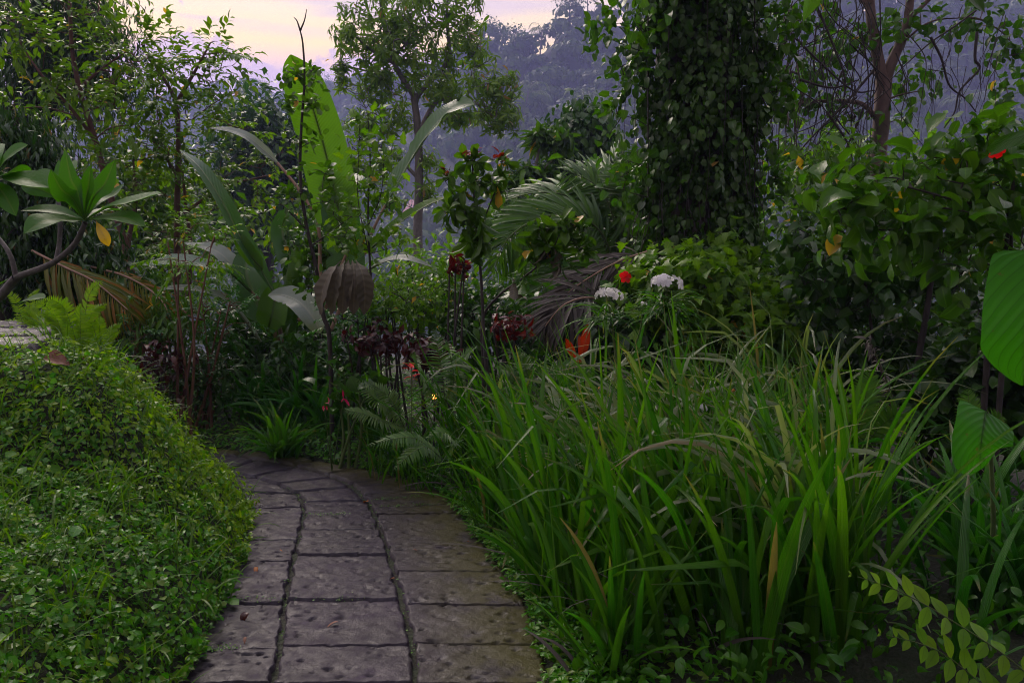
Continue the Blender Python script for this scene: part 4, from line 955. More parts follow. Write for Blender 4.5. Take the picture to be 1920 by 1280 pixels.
ro = bush('hibiscus_bush', 'tall hibiscus with one red-orange flower and big light-catching leaves, right edge', [([(1850,690,4.6),(1862,560,4.6),(1890,440,4.6),(1900,340,4.6)], .022, .010), ([(1880,680,4.5),(1905,520,4.5),(1960,400,4.5)], .018, .01), ([(1895,430,4.6),(1800,380,4.5),(1700,350,4.4)], .012, .005)],
  [(1850,260,4.6,60,40,12),(1790,300,4.6,70,40,14),(1700,340,4.5,70,36,12),(1600,370,4.5,60,30,9),(1880,350,4.6,60,50,16),(1800,400,4.5,80,50,19),(1690,420,4.5,70,40,12),(1900,460,4.5,40,50,9),(1560,400,4.4,40,40,7),(1780,470,4.6,70,40,11),(1640,440,4.6,60,30,8)],
  'loose', 5, 'heart', .115, 'hib', spread=.75, droop=.5, ws=.85)
hibiscus(at(1868, 282, 4.0), .045, (-.1, -.8, -.35), 'orange', 'flower', ro)
bush('broadleaf_bush', 'dense dark bush with black stems showing between yellowed leaves, right under the hibiscus', [([(1715,720,5.4),(1735,600,5.4),(1752,480,5.4),(1760,400,5.4)], .026, .014), ([(1820,690,5.2),(1850,600,5.2),(1885,520,5.2)], .026, .016), ([(1640,700,5.6),(1632,600,5.6),(1620,520,5.6)], .016, .008)],
  [(1600,470,5.5,70,40,20),(1540,520,5.6,60,50,20),(1640,540,5.6,70,50,22),(1720,500,5.5,60,40,14),(1800,520,5.5,60,50,16),(1560,600,5.6,60,40,16),(1680,610,5.7,60,40,12),(1880,600,5.3,50,60,14),(1500,440,5.8,40,50,14),(1780,600,5.8,60,40,10)],
  'loose', 6, 'heart3', .09, 'deep', spread=.8, droop=.6)
ps, ds = None, None
bush('background_bush', 'lighter yellow-green thicket glimpsed behind the black stems on the right', [([(1740,700,9),(1745,560,9)], .03, .01), ([(1560,650,9),(1565,450,9)], .03, .01)],
  [(1530,370,9,60,50,20),(1600,330,9,60,40,18),(1700,360,9,60,50,20),(1780,330,9,70,40,20),(1500,470,9,60,60,26),(1620,500,9,90,60,40),(1760,520,9,90,70,44),(1880,480,9,80,80,40),(1560,610,9,90,60,40),(1700,630,9,90,60,44),(1840,640,9,90,60,44),(1900,330,9,60,50,16),(1640,420,9,80,40,26)],
  'loose', 16, 'ovs', .15, 'mid', spread=1.4)
bush('background_bush', 'hazy bright shrub at the foot of the forked brown trunk', [([(1690,420,11),(1690,330,11)], .03, .01)],
  [(1560,330,11,70,40,24),(1640,350,11,70,40,24),(1740,330,11,80,30,26),(1490,340,11,40,50,16),(1850,300,11,60,40,16)], 'loose', 14, 'ovs', .2, 'fresh', spread=1.2)
# near, large leaves hanging in from the right and top
def elephant(label, base, stalk, pts, hw, up, mat='ear'):
    ro = thing('elephant_ear_plant', label, 'plant', base)
    part('stalk', ro, tube(A([base-UP*.05]+[at(*q) for q in stalk]), .012, .007, 14, 6), M['stemg'])
    c = P3(pts)
    part('leaf', ro, bigleaf(c, hw*pts[1][2]/F, up, S=26, prof='heart', notches=0, ruffle=.035, fold=.08, rib=.003), M[mat])
b = gnd(*at(2010, 900, 2.7)[:2])
elephant('huge bright green heart-shaped leaf cut by the right edge of the view', b, [(2010,900,2.7),(2000,700,2.7),(1960,520,2.65),(1938,468,2.6)], [(1950,470,2.6),(1934,560,2.55),(1926,650,2.55),(1918,722,2.6)], 78, (-.45,-1,.1))
b = gnd(*at(1860, 1000, 3.2)[:2])
elephant('round green leaf low at the right edge with a dry blade lying across it', b, [(1862,1000,3.2),(1858,860,3.15),(1850,772,3.1)], [(1848,770,3.1),(1842,810,3.05),(1838,850,3.05),(1838,880,3.1)], 62, (.1,-1,.2))
b = gnd(*at(2060, 640, 2.2)[:2])
elephant('dark broad leaf jutting in at the upper right edge beside the red-orange flower', b, [(2060,640,2.2),(2050,400,2.1),(2010,240,2.0)], [(1985,225,2.0),(1930,250,1.95),(1880,268,1.9),(1850,276,1.9)], 38, (.1,-.5,-.9), 'dark')
sb_ = gnd(3.9, .4)
ro = thing('overhanging_shade_tree', 'shade tree with unseen crown added overhead, whose dark leaves dangle into view at the top right', 'tree', sb_)
oc = A([1.5, 0, 5.2])+rv(420)*A([4.6, 4.2, .9])*(R.random(420)**.5)[:, None]  # unseen crown added over and behind the camera to shade the foreground
oc = oc[oc[:, 2] > 1.75+.36*oc[:, 1]+.3]
part('trunk', ro, branches([(A([sb_-UP*.1, sb_+A([-.1, .1, 2.2]), A([3.4, .8, 4.6])]), .17, .09)], oc, 16, .04, .008, 0, 150), M['barkt'])
part('crown', ro, foliage(oc, rv(len(oc))+UP*.5, 'loose', 22, LF['ov'], .17, spread=1.9), M['deep'])
part('twig', ro, [tube(A([[3.2, 1.9, 4.4], at(1860,-90,3.0), at(1700,-110,3.2), at(1500,-60,3.4)]), .014, .005, 20, 5)], M['barkd'])
part('leaf', ro, bigleaf(P3([(1528,-50,3.4),(1522,-10,3.38),(1506,40,3.38)]), .05, (.4,-1,0), S=10, prof='ovate', notches=0, rib=.002), M['hib'])
part('leaf', ro, bigleaf(P3([(1790,-40,2.9),(1815,-15,2.85),(1846,24,2.85)]), .05, (.3,-1,.3), S=10, prof='ovate', notches=0, rib=.002), M['dark'])
part('leaf', ro, bigleaf(P3([(1870,-80,2.9),(1890,-40,2.85),(1915,10,2.85)]), .04, (.3,-1,.3), S=10, prof='ovate', notches=0, rib=.002), M['hib'])

# ================================================================== vine mound with white flower heads
ro = bush('vine_mound', 'rounded mound of bright lobed vine leaves sloping down below the ivy trunk', [([(1330,720,5.8),(1330,600,5.8),(1320,520,5.8)], .02, .01), ([(1430,740,5.6),(1440,640,5.6)], .015, .006)],
  [(1290,530,6,70,40,34),(1340,540,5.9,60,40,34),(1380,580,5.8,60,50,40),(1420,620,5.7,60,50,40),(1450,680,5.6,50,40,28),(1330,620,5.9,70,60,36),(1260,580,6.0,60,50,24),(1480,730,5.5,30,30,10),(1200,540,6.2,60,30,20),(1250,500,6.4,70,30,20),(1340,490,6.5,60,30,20),(1400,520,6.5,40,40,16),(1440,560,6.4,40,40,14)],
  'loose', 9, 'maple', .105, 'fresh', spread=.8, droop=.5)
hibiscus(at(1172, 520, 6.0), .052, (.2, -.9, .3), 'scarlet', 'flower', ro)
bush('vine_mound', 'deep shade-green creeper filling the hollow under the bright vine mound', [([(1300,760,6.2),(1300,660,6.2)], .02, .01)],
  [(1260,660,6.2,90,60,40),(1380,700,6.1,90,50,40),(1180,620,6.3,70,60,30),(1500,640,6.3,60,60,30),(1530,720,6.2,60,40,26)], 'loose', 10, 'heart3', .11, 'deep', spread=1.0, droop=.6)
def flowerhead(label, c, r, n, stemb, drops=40, heads=()):
    b = gnd(*stemb[:2]); ro = thing('white_flowering_shrub', label, 'shrub', b)
    stems = [tube(A([b-UP*.05, (b+c)/2+A([.05, 0, 0]), c-UP*r*.5]), .012, .006, 12, 6)]
    hd = []
    for cc, rr, nn in [(c, r, n)]+list(heads):
        if cc is not c: stems.append(tube(A([(b+c)/2, (b+cc)/2*.3+cc*.7-UP*.05, cc-UP*rr*.4]), .006, .004, 8, 5))
        u = rv(nn); u[:, 2] = np.abs(u[:, 2]); u = nrm(u); p = cc+u*rr*A([1, .8, .62]); g = []
        for i in range(nn):
            f = nrm(u[i]+.3*rv(1)[0]-A([0, .35, 0])); X = nrm(np.cross(f, A([.3, .2, 1]))); Y_ = np.cross(X, f); az = np.arange(5)*1.2566+R.random()*3
            g.append(scatter(leaf('obov', .36, 3, .15, .6), np.repeat(p[i][None], 5, 0), np.cos(az)[:, None]*X+np.sin(az)[:, None]*Y_+f*.35, np.repeat(f[None], 5, 0), .024*rr/.075*(.9+.3*R.random())))
        hd.append(g)
        stems += [tube(A([cc-UP*rr*.4, p[i]*.6+cc*.4, p[i]]), .002, .0015, 4, 4) for i in range(0, nn, 2)]
    part('stems', ro, stems, M['stemg'])
    for g in hd: part('flower_head', ro, g, M['white'])
    pz = np.repeat((c-UP*r*1.5)[None], drops, 0)+R.normal(size=(drops, 3))*A([r*.4, r*.4, r*.4])
    az = R.random(drops)*6.28
    part('foliage', ro, blades(pz, az, R.uniform(.95, 1.6, drops), R.uniform(.9, 1.7, drops), R.uniform(.20, .36, drops), R.uniform(.016, .026, drops), 7, twist=R.normal(size=drops)*.25), M['blade'])
flowerhead('white flower cluster on the taller shrub, with a skirt of drooping narrow leaves', at(1250, 536, 4.9), .095, 32, at(1250, 720, 5.0), 90)
flowerhead('lower white flower cluster with pinkish faded florets, left of the taller one', at(1142, 556, 5.0), .08, 22, at(1150, 720, 5.1), 50, [(at(1205, 570, 5.1), .026, 9)])

# ================================================================== middle ground shrubs, left to right
shrub('feathery_shrub', 'feathery fern-leaved shrub on thin reddish stems at the left bend of the path', 385, 790, 6.6, 90, 55, 44, 'spray', 16, 'ovs', .05, 'moringa', 'stemr', 590, cat_='shrub', spread=.75)
shrub('feathery_shrub', 'taller feathery sapling whose lacy leaves overlap the flat banana leaf', 350, 760, 6.2, 75, 60, 24, 'spray', 16, 'ovs', .055, 'fresh', 'stemr', 470, spread=.75)
shrub('feathery_shrub', 'low blue-green feathery bush between the mound and the feathery shrub', 240, 700, 6.4, 70, 36, 40, 'spray', 14, 'ovs', .05, 'moringa', 'stemr', 620, spread=.75)
shrub('grassy_clump', 'wispy grass-like bush in front of the orange dry frond', 320, 720, 6.5, 60, 60, 20, 'hang', 14, 'lan2', .12, 'mid', 'stemg', 600, spread=.8)
shrub('wine_leaved_shrub', 'low wine-red leaved shrub in the shade beside the mound', 300, 790, 6.1, 50, 50, 18, 'loose', 8, 'ov', .09, 'wine', 'barkd', 690, spread=.7)
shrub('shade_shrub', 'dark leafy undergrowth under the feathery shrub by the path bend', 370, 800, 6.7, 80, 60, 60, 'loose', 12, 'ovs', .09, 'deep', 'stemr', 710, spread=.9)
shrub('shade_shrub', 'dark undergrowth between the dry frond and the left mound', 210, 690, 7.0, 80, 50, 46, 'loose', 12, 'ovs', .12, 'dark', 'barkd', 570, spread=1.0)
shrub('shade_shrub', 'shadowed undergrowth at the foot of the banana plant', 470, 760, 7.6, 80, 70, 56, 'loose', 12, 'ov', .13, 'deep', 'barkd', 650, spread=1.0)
shrub('backdrop_shrub', 'green thicket seen between the frangipani leaves and the banana', 300, 640, 9.6, 130, 60, 60, 'loose', 14, 'ovs', .14, 'mid', 'barkd', 530, spread=1.3)
shrub('backdrop_shrub', 'thicket of round leaves behind the withered banana leaf', 600, 640, 8.0, 80, 70, 60, 'loose', 12, 'ov', .11, 'mid', 'barkd', 470, spread=1.1)
shrub('backdrop_shrub', 'pale leafy thicket between the thin sapling and the red-tipped sapling', 790, 640, 9.0, 90, 50, 44, 'loose', 14, 'ovs', .14, 'fresh', 'barkd', 520, spread=1.2)
shrub('backdrop_shrub', 'leafy thicket filling the gap behind the young palm fronds', 1040, 640, 10, 140, 60, 90, 'loose', 14, 'ov', .17, 'mid', 'barkd', 460, spread=1.3)
shrub('backdrop_shrub', 'soft green bush below the vine-draped round tree', 1110, 560, 12, 90, 45, 60, 'loose', 14, 'ov', .18, 'fresh', 'barkd', 390, spread=1.2)
shrub('backdrop_shrub', 'dark thicket right behind the foot of the ivy trunk', 1440, 700, 8.6, 110, 90, 100, 'loose', 14, 'ov', .15, 'deep', 'barkd', 560, spread=1.2)
shrub('backdrop_shrub', 'narrow-leaved bush bridging the palm and the ivy trunk', 1150, 640, 8.8, 90, 90, 60, 'loose', 12, 'lan', .2, 'mid', 'barkd', 480, spread=1.0)
shrub('lime_shrub', 'bright yellow-green small-leaved shrub right of the withered banana leaf', 750, 760, 6.4, 85, 42, 90, 'loose', 11, 'ovs', .062, 'fresh', 'barkd', 562, spread=.9)
shrub('lime_shrub', 'small-leaved shrub rising behind the red croton', 840, 760, 6.8, 75, 50, 60, 'loose', 10, 'ovs', .07, 'mid', 'barkd', 560, spread=1.0)
shrub('croton_shrub', 'dark red croton with upright leafy tip beside the red-tipped sapling', 858, 740, 5.8, 26, 36, 10, 'whorl', 5, 'ov', .075, 'red', 'barkd', 495)
shrub('croton_shrub', 'dark red croton spreading right of the black sapling stem', 950, 760, 5.8, 55, 32, 24, 'whorl', 5, 'ov', .07, 'red', 'barkd', 612)
shrub('croton_shrub', 'rusty brown-red croton in the shade below the lime shrub', 710, 790, 6.0, 80, 42, 44, 'whorl', 6, 'ov', .065, 'wine', 'barkd', 640)
shrub('croton_shrub', 'wine-dark croton low beside the fern, left of the strap-leaf bed', 800, 800, 5.7, 60, 50, 40, 'whorl', 7, 'ov', .08, 'wine', 'barkd', 660)
shrub('silver_shrub', 'blue-green shrub with finely cut leaves below the withered banana leaf', 660, 780, 6.3, 60, 36, 34, 'spray', 14, 'ovs', .05, 'moringa', 'barkd', 600, spread=.7)
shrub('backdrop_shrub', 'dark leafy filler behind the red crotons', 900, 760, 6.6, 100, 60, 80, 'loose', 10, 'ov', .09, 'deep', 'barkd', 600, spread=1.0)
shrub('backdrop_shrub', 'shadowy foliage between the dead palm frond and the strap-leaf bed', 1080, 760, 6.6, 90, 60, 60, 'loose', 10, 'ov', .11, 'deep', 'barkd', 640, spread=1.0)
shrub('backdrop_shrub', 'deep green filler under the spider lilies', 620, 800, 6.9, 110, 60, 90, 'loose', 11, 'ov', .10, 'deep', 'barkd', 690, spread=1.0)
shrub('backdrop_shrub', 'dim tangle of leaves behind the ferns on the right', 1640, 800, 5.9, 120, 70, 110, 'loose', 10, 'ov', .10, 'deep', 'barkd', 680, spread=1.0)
shrub('backdrop_shrub', 'dim foliage below the huge heart-shaped leaf at the right edge', 1860, 820, 4.9, 110, 90, 100, 'loose', 9, 'heart3', .10, 'deep', 'barkd', 720, spread=1.0)
shrub('caladium', 'pink-flecked low plant with broad leaves beside the path bend', 660, 830, 5.6, 60, 34, 14, 'loose', 4, 'heart', .11, 'deep', 'stemg', 730, spread=.5, cat_='plant')
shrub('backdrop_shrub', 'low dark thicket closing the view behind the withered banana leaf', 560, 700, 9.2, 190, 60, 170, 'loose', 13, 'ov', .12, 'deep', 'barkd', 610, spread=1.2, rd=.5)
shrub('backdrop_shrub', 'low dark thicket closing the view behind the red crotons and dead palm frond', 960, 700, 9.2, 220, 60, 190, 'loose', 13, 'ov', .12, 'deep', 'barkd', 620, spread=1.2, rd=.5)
shrub('backdrop_shrub', 'low leafy tangle just left of the round leaf at the right edge', 1740, 860, 5.3, 90, 60, 70, 'loose', 10, 'ov', .09, 'mid', 'barkd', 770, spread=1.0)
shrub('backdrop_shrub', 'shaded bush under the dry palm frond behind the left mound', 200, 690, 8.2, 150, 60, 110, 'loose', 13, 'ov', .11, 'mid', 'barkd', 590, spread=1.2)
# pink caladium leaves
ro = thing('pink_leaved_plant', 'small plant with bright pink leaf tips low beside the dark strap clumps', 'plant', gnd(*at(620, 800, 5.5)[:2]))
ps, ds = blobs([(612,757,5.4,12,5,2),(645,745,5.4,8,4,1)])
part('foliage', ro, foliage(ps, ds, 'whorl', 3, LF['lan'], .06), M['pink'])
part('stems', ro, [tube(A([ro.location, p]), .004, .002, 6, 4) for p in ps], M['stemg'])
ro = thing('bromeliad', 'small red bromeliad flower spike at the left end of the strap-leaf bed', 'plant', gnd(*at(770, 770, 5.4)[:2]))
c = at(772, 690, 5.4)
part('flower', ro, foliage(np.repeat(c[None], 3, 0)+A([[0,0,0],[.01,0,-.04],[-.01,0,.03]]), np.repeat(UP[None], 3, 0), 'whorl', 5, LF['lan'], .07, spread=.6), M['scarlet'])
part('stems', ro, tube(A([ro.location, c]), .006, .004, 6, 5), M['stemg'])
nb = 26; part('foliage', ro, blades(np.repeat(A(ro.location)[None], nb, 0), R.random(nb)*6.28, R.uniform(.2, .7, nb), R.uniform(.3, 1.2, nb), R.uniform(.3, .5, nb), R.uniform(.02, .03, nb)), M['spider'])
ro = thing('orange_leaved_plant', 'upright rust-orange leaves standing out behind the strap-leaf bed', 'plant', gnd(*at(1090, 720, 5.6)[:2]))
for pts, hw in [([(1085,690,5.6),(1094,650,5.6),(1102,606,5.6)], 10), ([(1085,690,5.6),(1072,660,5.5),(1060,634,5.45)], 8), ([(1086,690,5.6),(1090,660,5.65),(1086,628,5.7)], 7)]:
    part('leaf', ro, bigleaf(P3(pts), hw*5.6/F, (.2,-1,.2), S=12, prof='obov', notches=1, ruffle=.08, fold=.2, rib=.002), M['rust'])
part('stems', ro, tube(A([ro.location, at(1085, 690, 5.6)]), .008, .005, 6, 5), M['stemr'])

# ------------------------------------------------------------------ strap-leaved clumps
def clump(name, label, base, n, L_, w, mat, tilt=(.05, .6), bend=(.3, 1.6), spread=.08, cat_='plant', kinkp=.0, S=9, group=None):
    pos = base+R.normal(size=(n, 3))*A([spread, spread, 0]); pos[:, 2] = ground_z(pos[:, 0], pos[:, 1])-.01
    kk = np.where(R.random(n) < kinkp, R.uniform(.4, .8, n), -1)
    bd = R.uniform(*bend, n); bd = np.where(kk > 0, R.uniform(1.2, 2.2, n), bd)
    g = blades(pos, R.random(n)*6.28, R.uniform(*tilt, n), bd, L_*R.uniform(.6, 1.1, n), w*R.uniform(.7, 1.2, n), S, kk)
    ro = thing(name, label, cat_, base, group); part('foliage', ro, g, M[mat]); return ro
clump('spider_lily', 'glossy dark strap-leaved clump standing alone beside the far end of the path', gnd(*at(527, 800, 5.9)[:2]), 64, .50, .032, 'blade', (.1, 1.0), (.5, 1.5), .04)
clump('spider_lily', 'tall dark strap-leaved clump behind the lone one at the path bend', gnd(*at(560, 765, 6.6)[:2]), 90, .78, .042, 'spider', (.05, .7), (.5, 1.7), .12)
clump('spider_lily', 'dark strap-leaved clump left of the withered banana leaf stems', gnd(*at(500, 760, 7.0)[:2]), 80, .75, .045, 'spider', (.05, .8), (.5, 1.8), .14)
clump('spider_lily', 'strap-leaved clump half hidden behind the thin black saplings', gnd(*at(615, 775, 6.4)[:2]), 70, .72, .04, 'spider', (.05, .6), (.5, 1.6), .10)
clump('grass_tuft', 'small tuft of upright blades left of the strap-leaf bed near the path', gnd(*at(730, 815, 5.4)[:2]), 40, .46, .018, 'blade', (.05, .5), (.2, 1.0), .06)
clump('grass_tuft', 'thin tuft of blades hiding the garden lamp', gnd(*at(800, 800, 5.1)[:2]), 40, .50, .016, 'blade', (.05, .6), (.2, 1.2), .07)
# ferns
def fern(label, base_px, fr, n=26, lp=.075, mat='fern', group=None, tp='pin', up=(0,-.6,.8), ang=75, name='fern', jit=.05):
    b = gnd(*at(*base_px)[:2]); ro = thing(name, label, 'fern', b, group)
    for pts in fr:
        part('frond', ro, frond(P3(pts), up, lp, n, LF[tp], ang, None, .06, .003, (0, 1), jit, .06), [M[mat], M['stemg']])
    return ro
fern('upright fern with arching frond tips at the left end of the strap-leaf bed', (830,760,5.3), [[(835,760,5.3),(830,710,5.25),(822,660,5.2),(815,618,5.2)],[(845,760,5.3),(855,710,5.25),(872,670,5.2),(892,650,5.1)],[(825,760,5.3),(800,720,5.2),(785,690,5.1),(778,660,5.0)],[(830,765,5.3),(850,720,5.2),(845,670,5.1),(840,640,5.0)]], 30, .10)
fern('small bright fern beside the path below the bromeliad', (740,800,5.2), [[(760,800,5.2),(730,770,5.1),(700,745,5.0),(670,712,5.0)],[(760,800,5.2),(720,790,5.0),(680,775,4.9),(645,768,4.85)],[(760,805,5.2),(740,760,5.1),(720,735,5.1),(690,715,5.1)]], 28, .085, 'fernl')
fern('fern fronds drooping over the path edge at the foot of the strap-leaf bed', (800,860,4.7), [[(820,850,4.7),(780,822,4.6),(740,822,4.5),(690,836,4.45)],[(830,860,4.7),(800,838,4.6),(770,850,4.5),(740,880,4.4)],[(840,860,4.6),(850,830,4.5),(830,810,4.4),(800,822,4.35)]], 26, .08)
fern('tall curved ladder fern standing clear on the right behind the blades', (1610,860,4.4), [[(1602,850,4.4),(1612,790,4.35),(1625,735,4.3),(1632,690,4.3)],[(1610,850,4.4),(1650,800,4.3),(1680,780,4.2),(1700,790,4.1)],[(1590,850,4.4),(1570,800,4.3),(1560,770,4.2)]], 30, .115, up=(0,-.9,.3))
fern('small ladder fern just above the round leaf at the right edge', (1820,830,4.0), [[(1820,850,4.0),(1822,800,3.95),(1818,765,3.9),(1814,730,3.9)],[(1820,850,4.0),(1850,800,3.95),(1880,780,3.9)]], 26, .09, up=(0,-.9,.3))
fern('fern half buried in the strap-leaf bed below the orange leaves', (1000,740,5.2), [[(1000,740,5.2),(960,700,5.1),(930,690,5.0)],[(1000,740,5.2),(1040,690,5.1),(1090,690,5.0),(1120,710,5.0)],[(1000,740,5.2),(985,690,5.1),(970,660,5.1)]], 26, .09)
fern('large backlit fern leaflets in the dark lower right corner', (1980,1300,2.3), [[(1990,1330,2.3),(1900,1240,2.2),(1780,1160,2.15),(1680,1105,2.1),(1590,1075,2.1)],[(1960,1400,2.3),(1860,1300,2.2),(1760,1220,2.15),(1645,1185,2.1)]], 13, .075, 'bright', tp='bigp', up=(.1,-.8,.65), ang=80, jit=.22)
# yellow-green ferns on the mound top
for q, (px, py, Y, s, lb) in enumerate([(150,640,4.5,1.4,'largest yellow-green fern on the brow of the left mound'),(122,632,4.6,1.0,'small yellow-green fern on the mound top between the slab and the largest fern'),(45,565,5.2,1.0,'yellow-green fern behind the stone slab under the frangipani branch'),(190,660,4.6,1.0,'low fern spilling over the right shoulder of the mound'),(75,570,5.1,.8,'thin fern frond rising behind the mossy stone slab')]):
    x, y = at(px, py, Y)[:2]; b = gnd(x, y); ro = thing('fern', lb, 'fern', b, 'ferns on the mound top')
    for k in range(6):
        az = R.random()*6.28; h = A([math.cos(az), math.sin(az), 0]); L_ = .30*s*R.uniform(.7, 1.1)
        part('frond', ro, frond(A([b, b+UP*L_*.5+h*L_*.10, b+UP*L_*.9+h*L_*.25, b+UP*L_*1.05+h*L_*.5]), A([h[0]*-.3, -1, .25]), .045*s, 26, LF['pinw'], 80, None, .0, .002, (0, 1), .05, .05), [M['limefern'], M['stemg']])

# ================================================================== the bed of strap leaves
def bedz(n, f):
    x, y = f(n); return np.stack([x, y, ground_z(x, y)-.02], -1)
# foreground clumps that stand apart
def named(px, py, n, L_, w, label, mat='blade', tilt=(.05, .5), bend=(.15, 1.0), spread=.05, kinkp=.12):
    return clump('strap_leaf_clump', label, gp(px, py), n, L_, w, mat, tilt, bend, spread, 'plant', kinkp, 11, 'strap-leaved clumps')
named(1150, 1275, 26, .62, .034, 'nearest strap-leaved clump at the bottom edge, fanning over the path edge', tilt=(.05, .75), bend=(.1, .9))
named(1390, 1290, 26, .85, .046, 'tall broad-bladed clump at the bottom edge right of the nearest clump', tilt=(.03, .4))
named(1560, 1240, 18, .85, .046, 'upright broad blades beside the dark hollow at lower right', tilt=(.03, .45))
named(1020, 1120, 30, .62, .034, 'strap-leaved clump leaning over the path halfway along the bed', tilt=(.1, .7))
named(930, 1000, 36, .58, .022, 'fine-bladed clump spilling onto the path edge near its far third', tilt=(.1, .7))
named(1800, 1130, 20, .95, .055, 'thick dark blades leaning right at the right edge', 'spider', tilt=(.1, .55))
named(1290, 985, 34, 1.0, .046, 'tallest upright blades rising in the middle of the bed', tilt=(.02, .22), bend=(.05, .5))
# the rest of the bed, one mass of blades
def bed1(n):
    y = R.uniform(2.7, 5.9, n); lo = xr(y)+.10; hi = np.interp(y, [2.7, 3.3, 4.4, 5.9], [1.1, 1.6, 1.9, 2.0]); return lo+(hi-lo)*R.random(n)**1.0, y
def mass(n, f, L0, L1, w0, w1, tilt, bend, kinkp, lean=0):
    # blades gathered in fans rather than spread evenly
    nc = max(1, n//14); c = bedz(nc, f); i = R.integers(0, nc, n)
    b = c[i]+R.normal(size=(n, 3))*A([.05, .05, 0]); sc = (.75+.4*R.random(nc))[i]
    kk = np.where(R.random(n) < kinkp, R.uniform(.45, .85, n), -1)
    bd = np.where(kk > 0, R.uniform(1.0, 2.3, n), R.uniform(*bend, n)**1.0)
    az = R.random(n)*6.28; az = np.where(R.random(n) < lean, math.pi+R.normal(size=n)*.7, az)
    return blades(b, az, np.abs(R.normal(size=n))*tilt+.03, bd, R.uniform(L0, L1, n)*sc, R.uniform(w0, w1, n), 10, kk)
bedo = kind(mesh_obj('strap_leaf_bed', [mass(1350, bed1, .55, 1.2, .016, .048, .24, (.1, 1.2), .15, .55)], M['blade']), 'stuff')
def bed2(n):
    y = R.uniform(3.0, 5.6, n); lo = xr(y)+.55; hi = np.interp(y, [3, 4.4, 5.6], [1.25, 1.85, 1.9]); return lo+(hi-lo)*R.random(n), y
kind(mesh_obj('arching_blades', [mass(430, bed2, .8, 1.35, .026, .046, .16, (1.2, 2.5), .2, .4)], M['blade2']), 'stuff')
def bed3(n):
    y = R.uniform(2.3, 4.6, n); lo = np.maximum(np.interp(y, [2.3, 3.3, 4.6], [1.35, 1.7, 2.1]), .9); return lo+1.4*R.random(n), y
kind(mesh_obj('shaded_blades', [mass(260, bed3, .4, .8, .022, .048, .35, (.2, 1.5), .2)], M['spider']), 'stuff')
def under(n):
    y = R.uniform(2.4, 6.2, n); lo = xr(y)+.05; return lo+R.random(n)**1.5*3.2, y
b = bedz(420, bed1); n = len(b)
kind(mesh_obj('dry_straw', blades(b, R.random(n)*6.28, R.uniform(.5, 1.4, n), R.uniform(.3, 1.6, n), R.uniform(.2, .6, n), R.uniform(.006, .02, n), 7), M['palmd']), 'stuff')
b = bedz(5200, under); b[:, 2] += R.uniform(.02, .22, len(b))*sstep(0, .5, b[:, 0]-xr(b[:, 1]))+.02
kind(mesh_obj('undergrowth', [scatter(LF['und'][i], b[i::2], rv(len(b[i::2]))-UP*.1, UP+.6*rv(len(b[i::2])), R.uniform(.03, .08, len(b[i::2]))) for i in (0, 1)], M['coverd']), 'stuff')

# single orange buds on thin stalks above the blades
for px, py, Y, lb in [(1120,985,3.4,'orange bud low in the bed nearest the path'),(1190,868,3.9,'upper one of two orange buds close together in the bed'),(1204,914,3.7,'lower one of two orange buds close together in the bed'),
   (1375,732,4.7,'round orange bud high against the dark hollow'),(1124,728,5.0,'pale orange bud behind the arching blades'),(1120,918,3.6,'faded pinkish-orange bud left of the paired buds'),(1345,860,3.8,'tiny orange bud right of the tallest blades')]:
    c = at(px, py, Y); b = gnd(c[0]+R.normal()*.08, Y+.1)
    ro = thing('flower_bud', lb, 'flower bud', b, 'orange buds in the strap-leaf bed')
    part('stem', ro, tube(A([b, (b+c)/2+A([.03, 0, .03]), c]), .004, .0025, 10, 5), M['stemg'])
    u = rv(1)[0]; r_ = .011
    pts = A([c-UP*r_, c-UP*r_*.5, c, c+UP*r_*.5, c+UP*r_*1.1]); t_ = tube(pts, r_, r_, 9, 8)
    v = t_[0].reshape(9, 8, 3); cc = v.mean(1, keepdims=True); rs = np.sin(np.linspace(.15, 3.0, 9))[:, None, None]; v = cc+(v-cc)*rs
    part('bud', ro, [(v.reshape(-1, 3), t_[1], t_[2], 0)]+[scatter(LF['ovs'][0], np.repeat((c-UP*r_)[None], 4, 0), rv(4)*.5+UP, rv(4), .016, 0)], M['bud'])
ro = thing('white_flower', 'small white iris bloom peeping out between the blades in the middle of the bed', 'flower', gnd(*at(1318, 800, 4.2)[:2]))
c = at(1317, 772, 4.2)
part('stem', ro, tube(A([ro.location, c]), .004, .003, 6, 5), M['stemg'])
part('petals', ro, scatter(leaf('obov', .4, 4, .2, .8), np.repeat(c[None], 5, 0), nrm(rv(5)*.6+UP*.8), rv(5), .045), M['white'])
ro = thing('seed_spike', 'pinkish curled seed spike leaning left above the ladder fern', 'flower spike', gnd(*at(1710, 860, 4.3)[:2]))
sp_ = P3([(1720,900,4.3),(1690,800,4.3),(1665,720,4.28),(1640,660,4.25),(1628,636,4.2)])
part('stem', ro, tube(A([ro.location]+list(sp_)), .006, .003, 20, 5), M['stemg'])
cs = curve(sp_, 40)[18:]
part('bracts', ro, foliage(cs, np.repeat(A([[-.8,-.4,.2]]), len(cs), 0), 'loose', 2, LF['lan'], .06, spread=.1), M['palmd'])

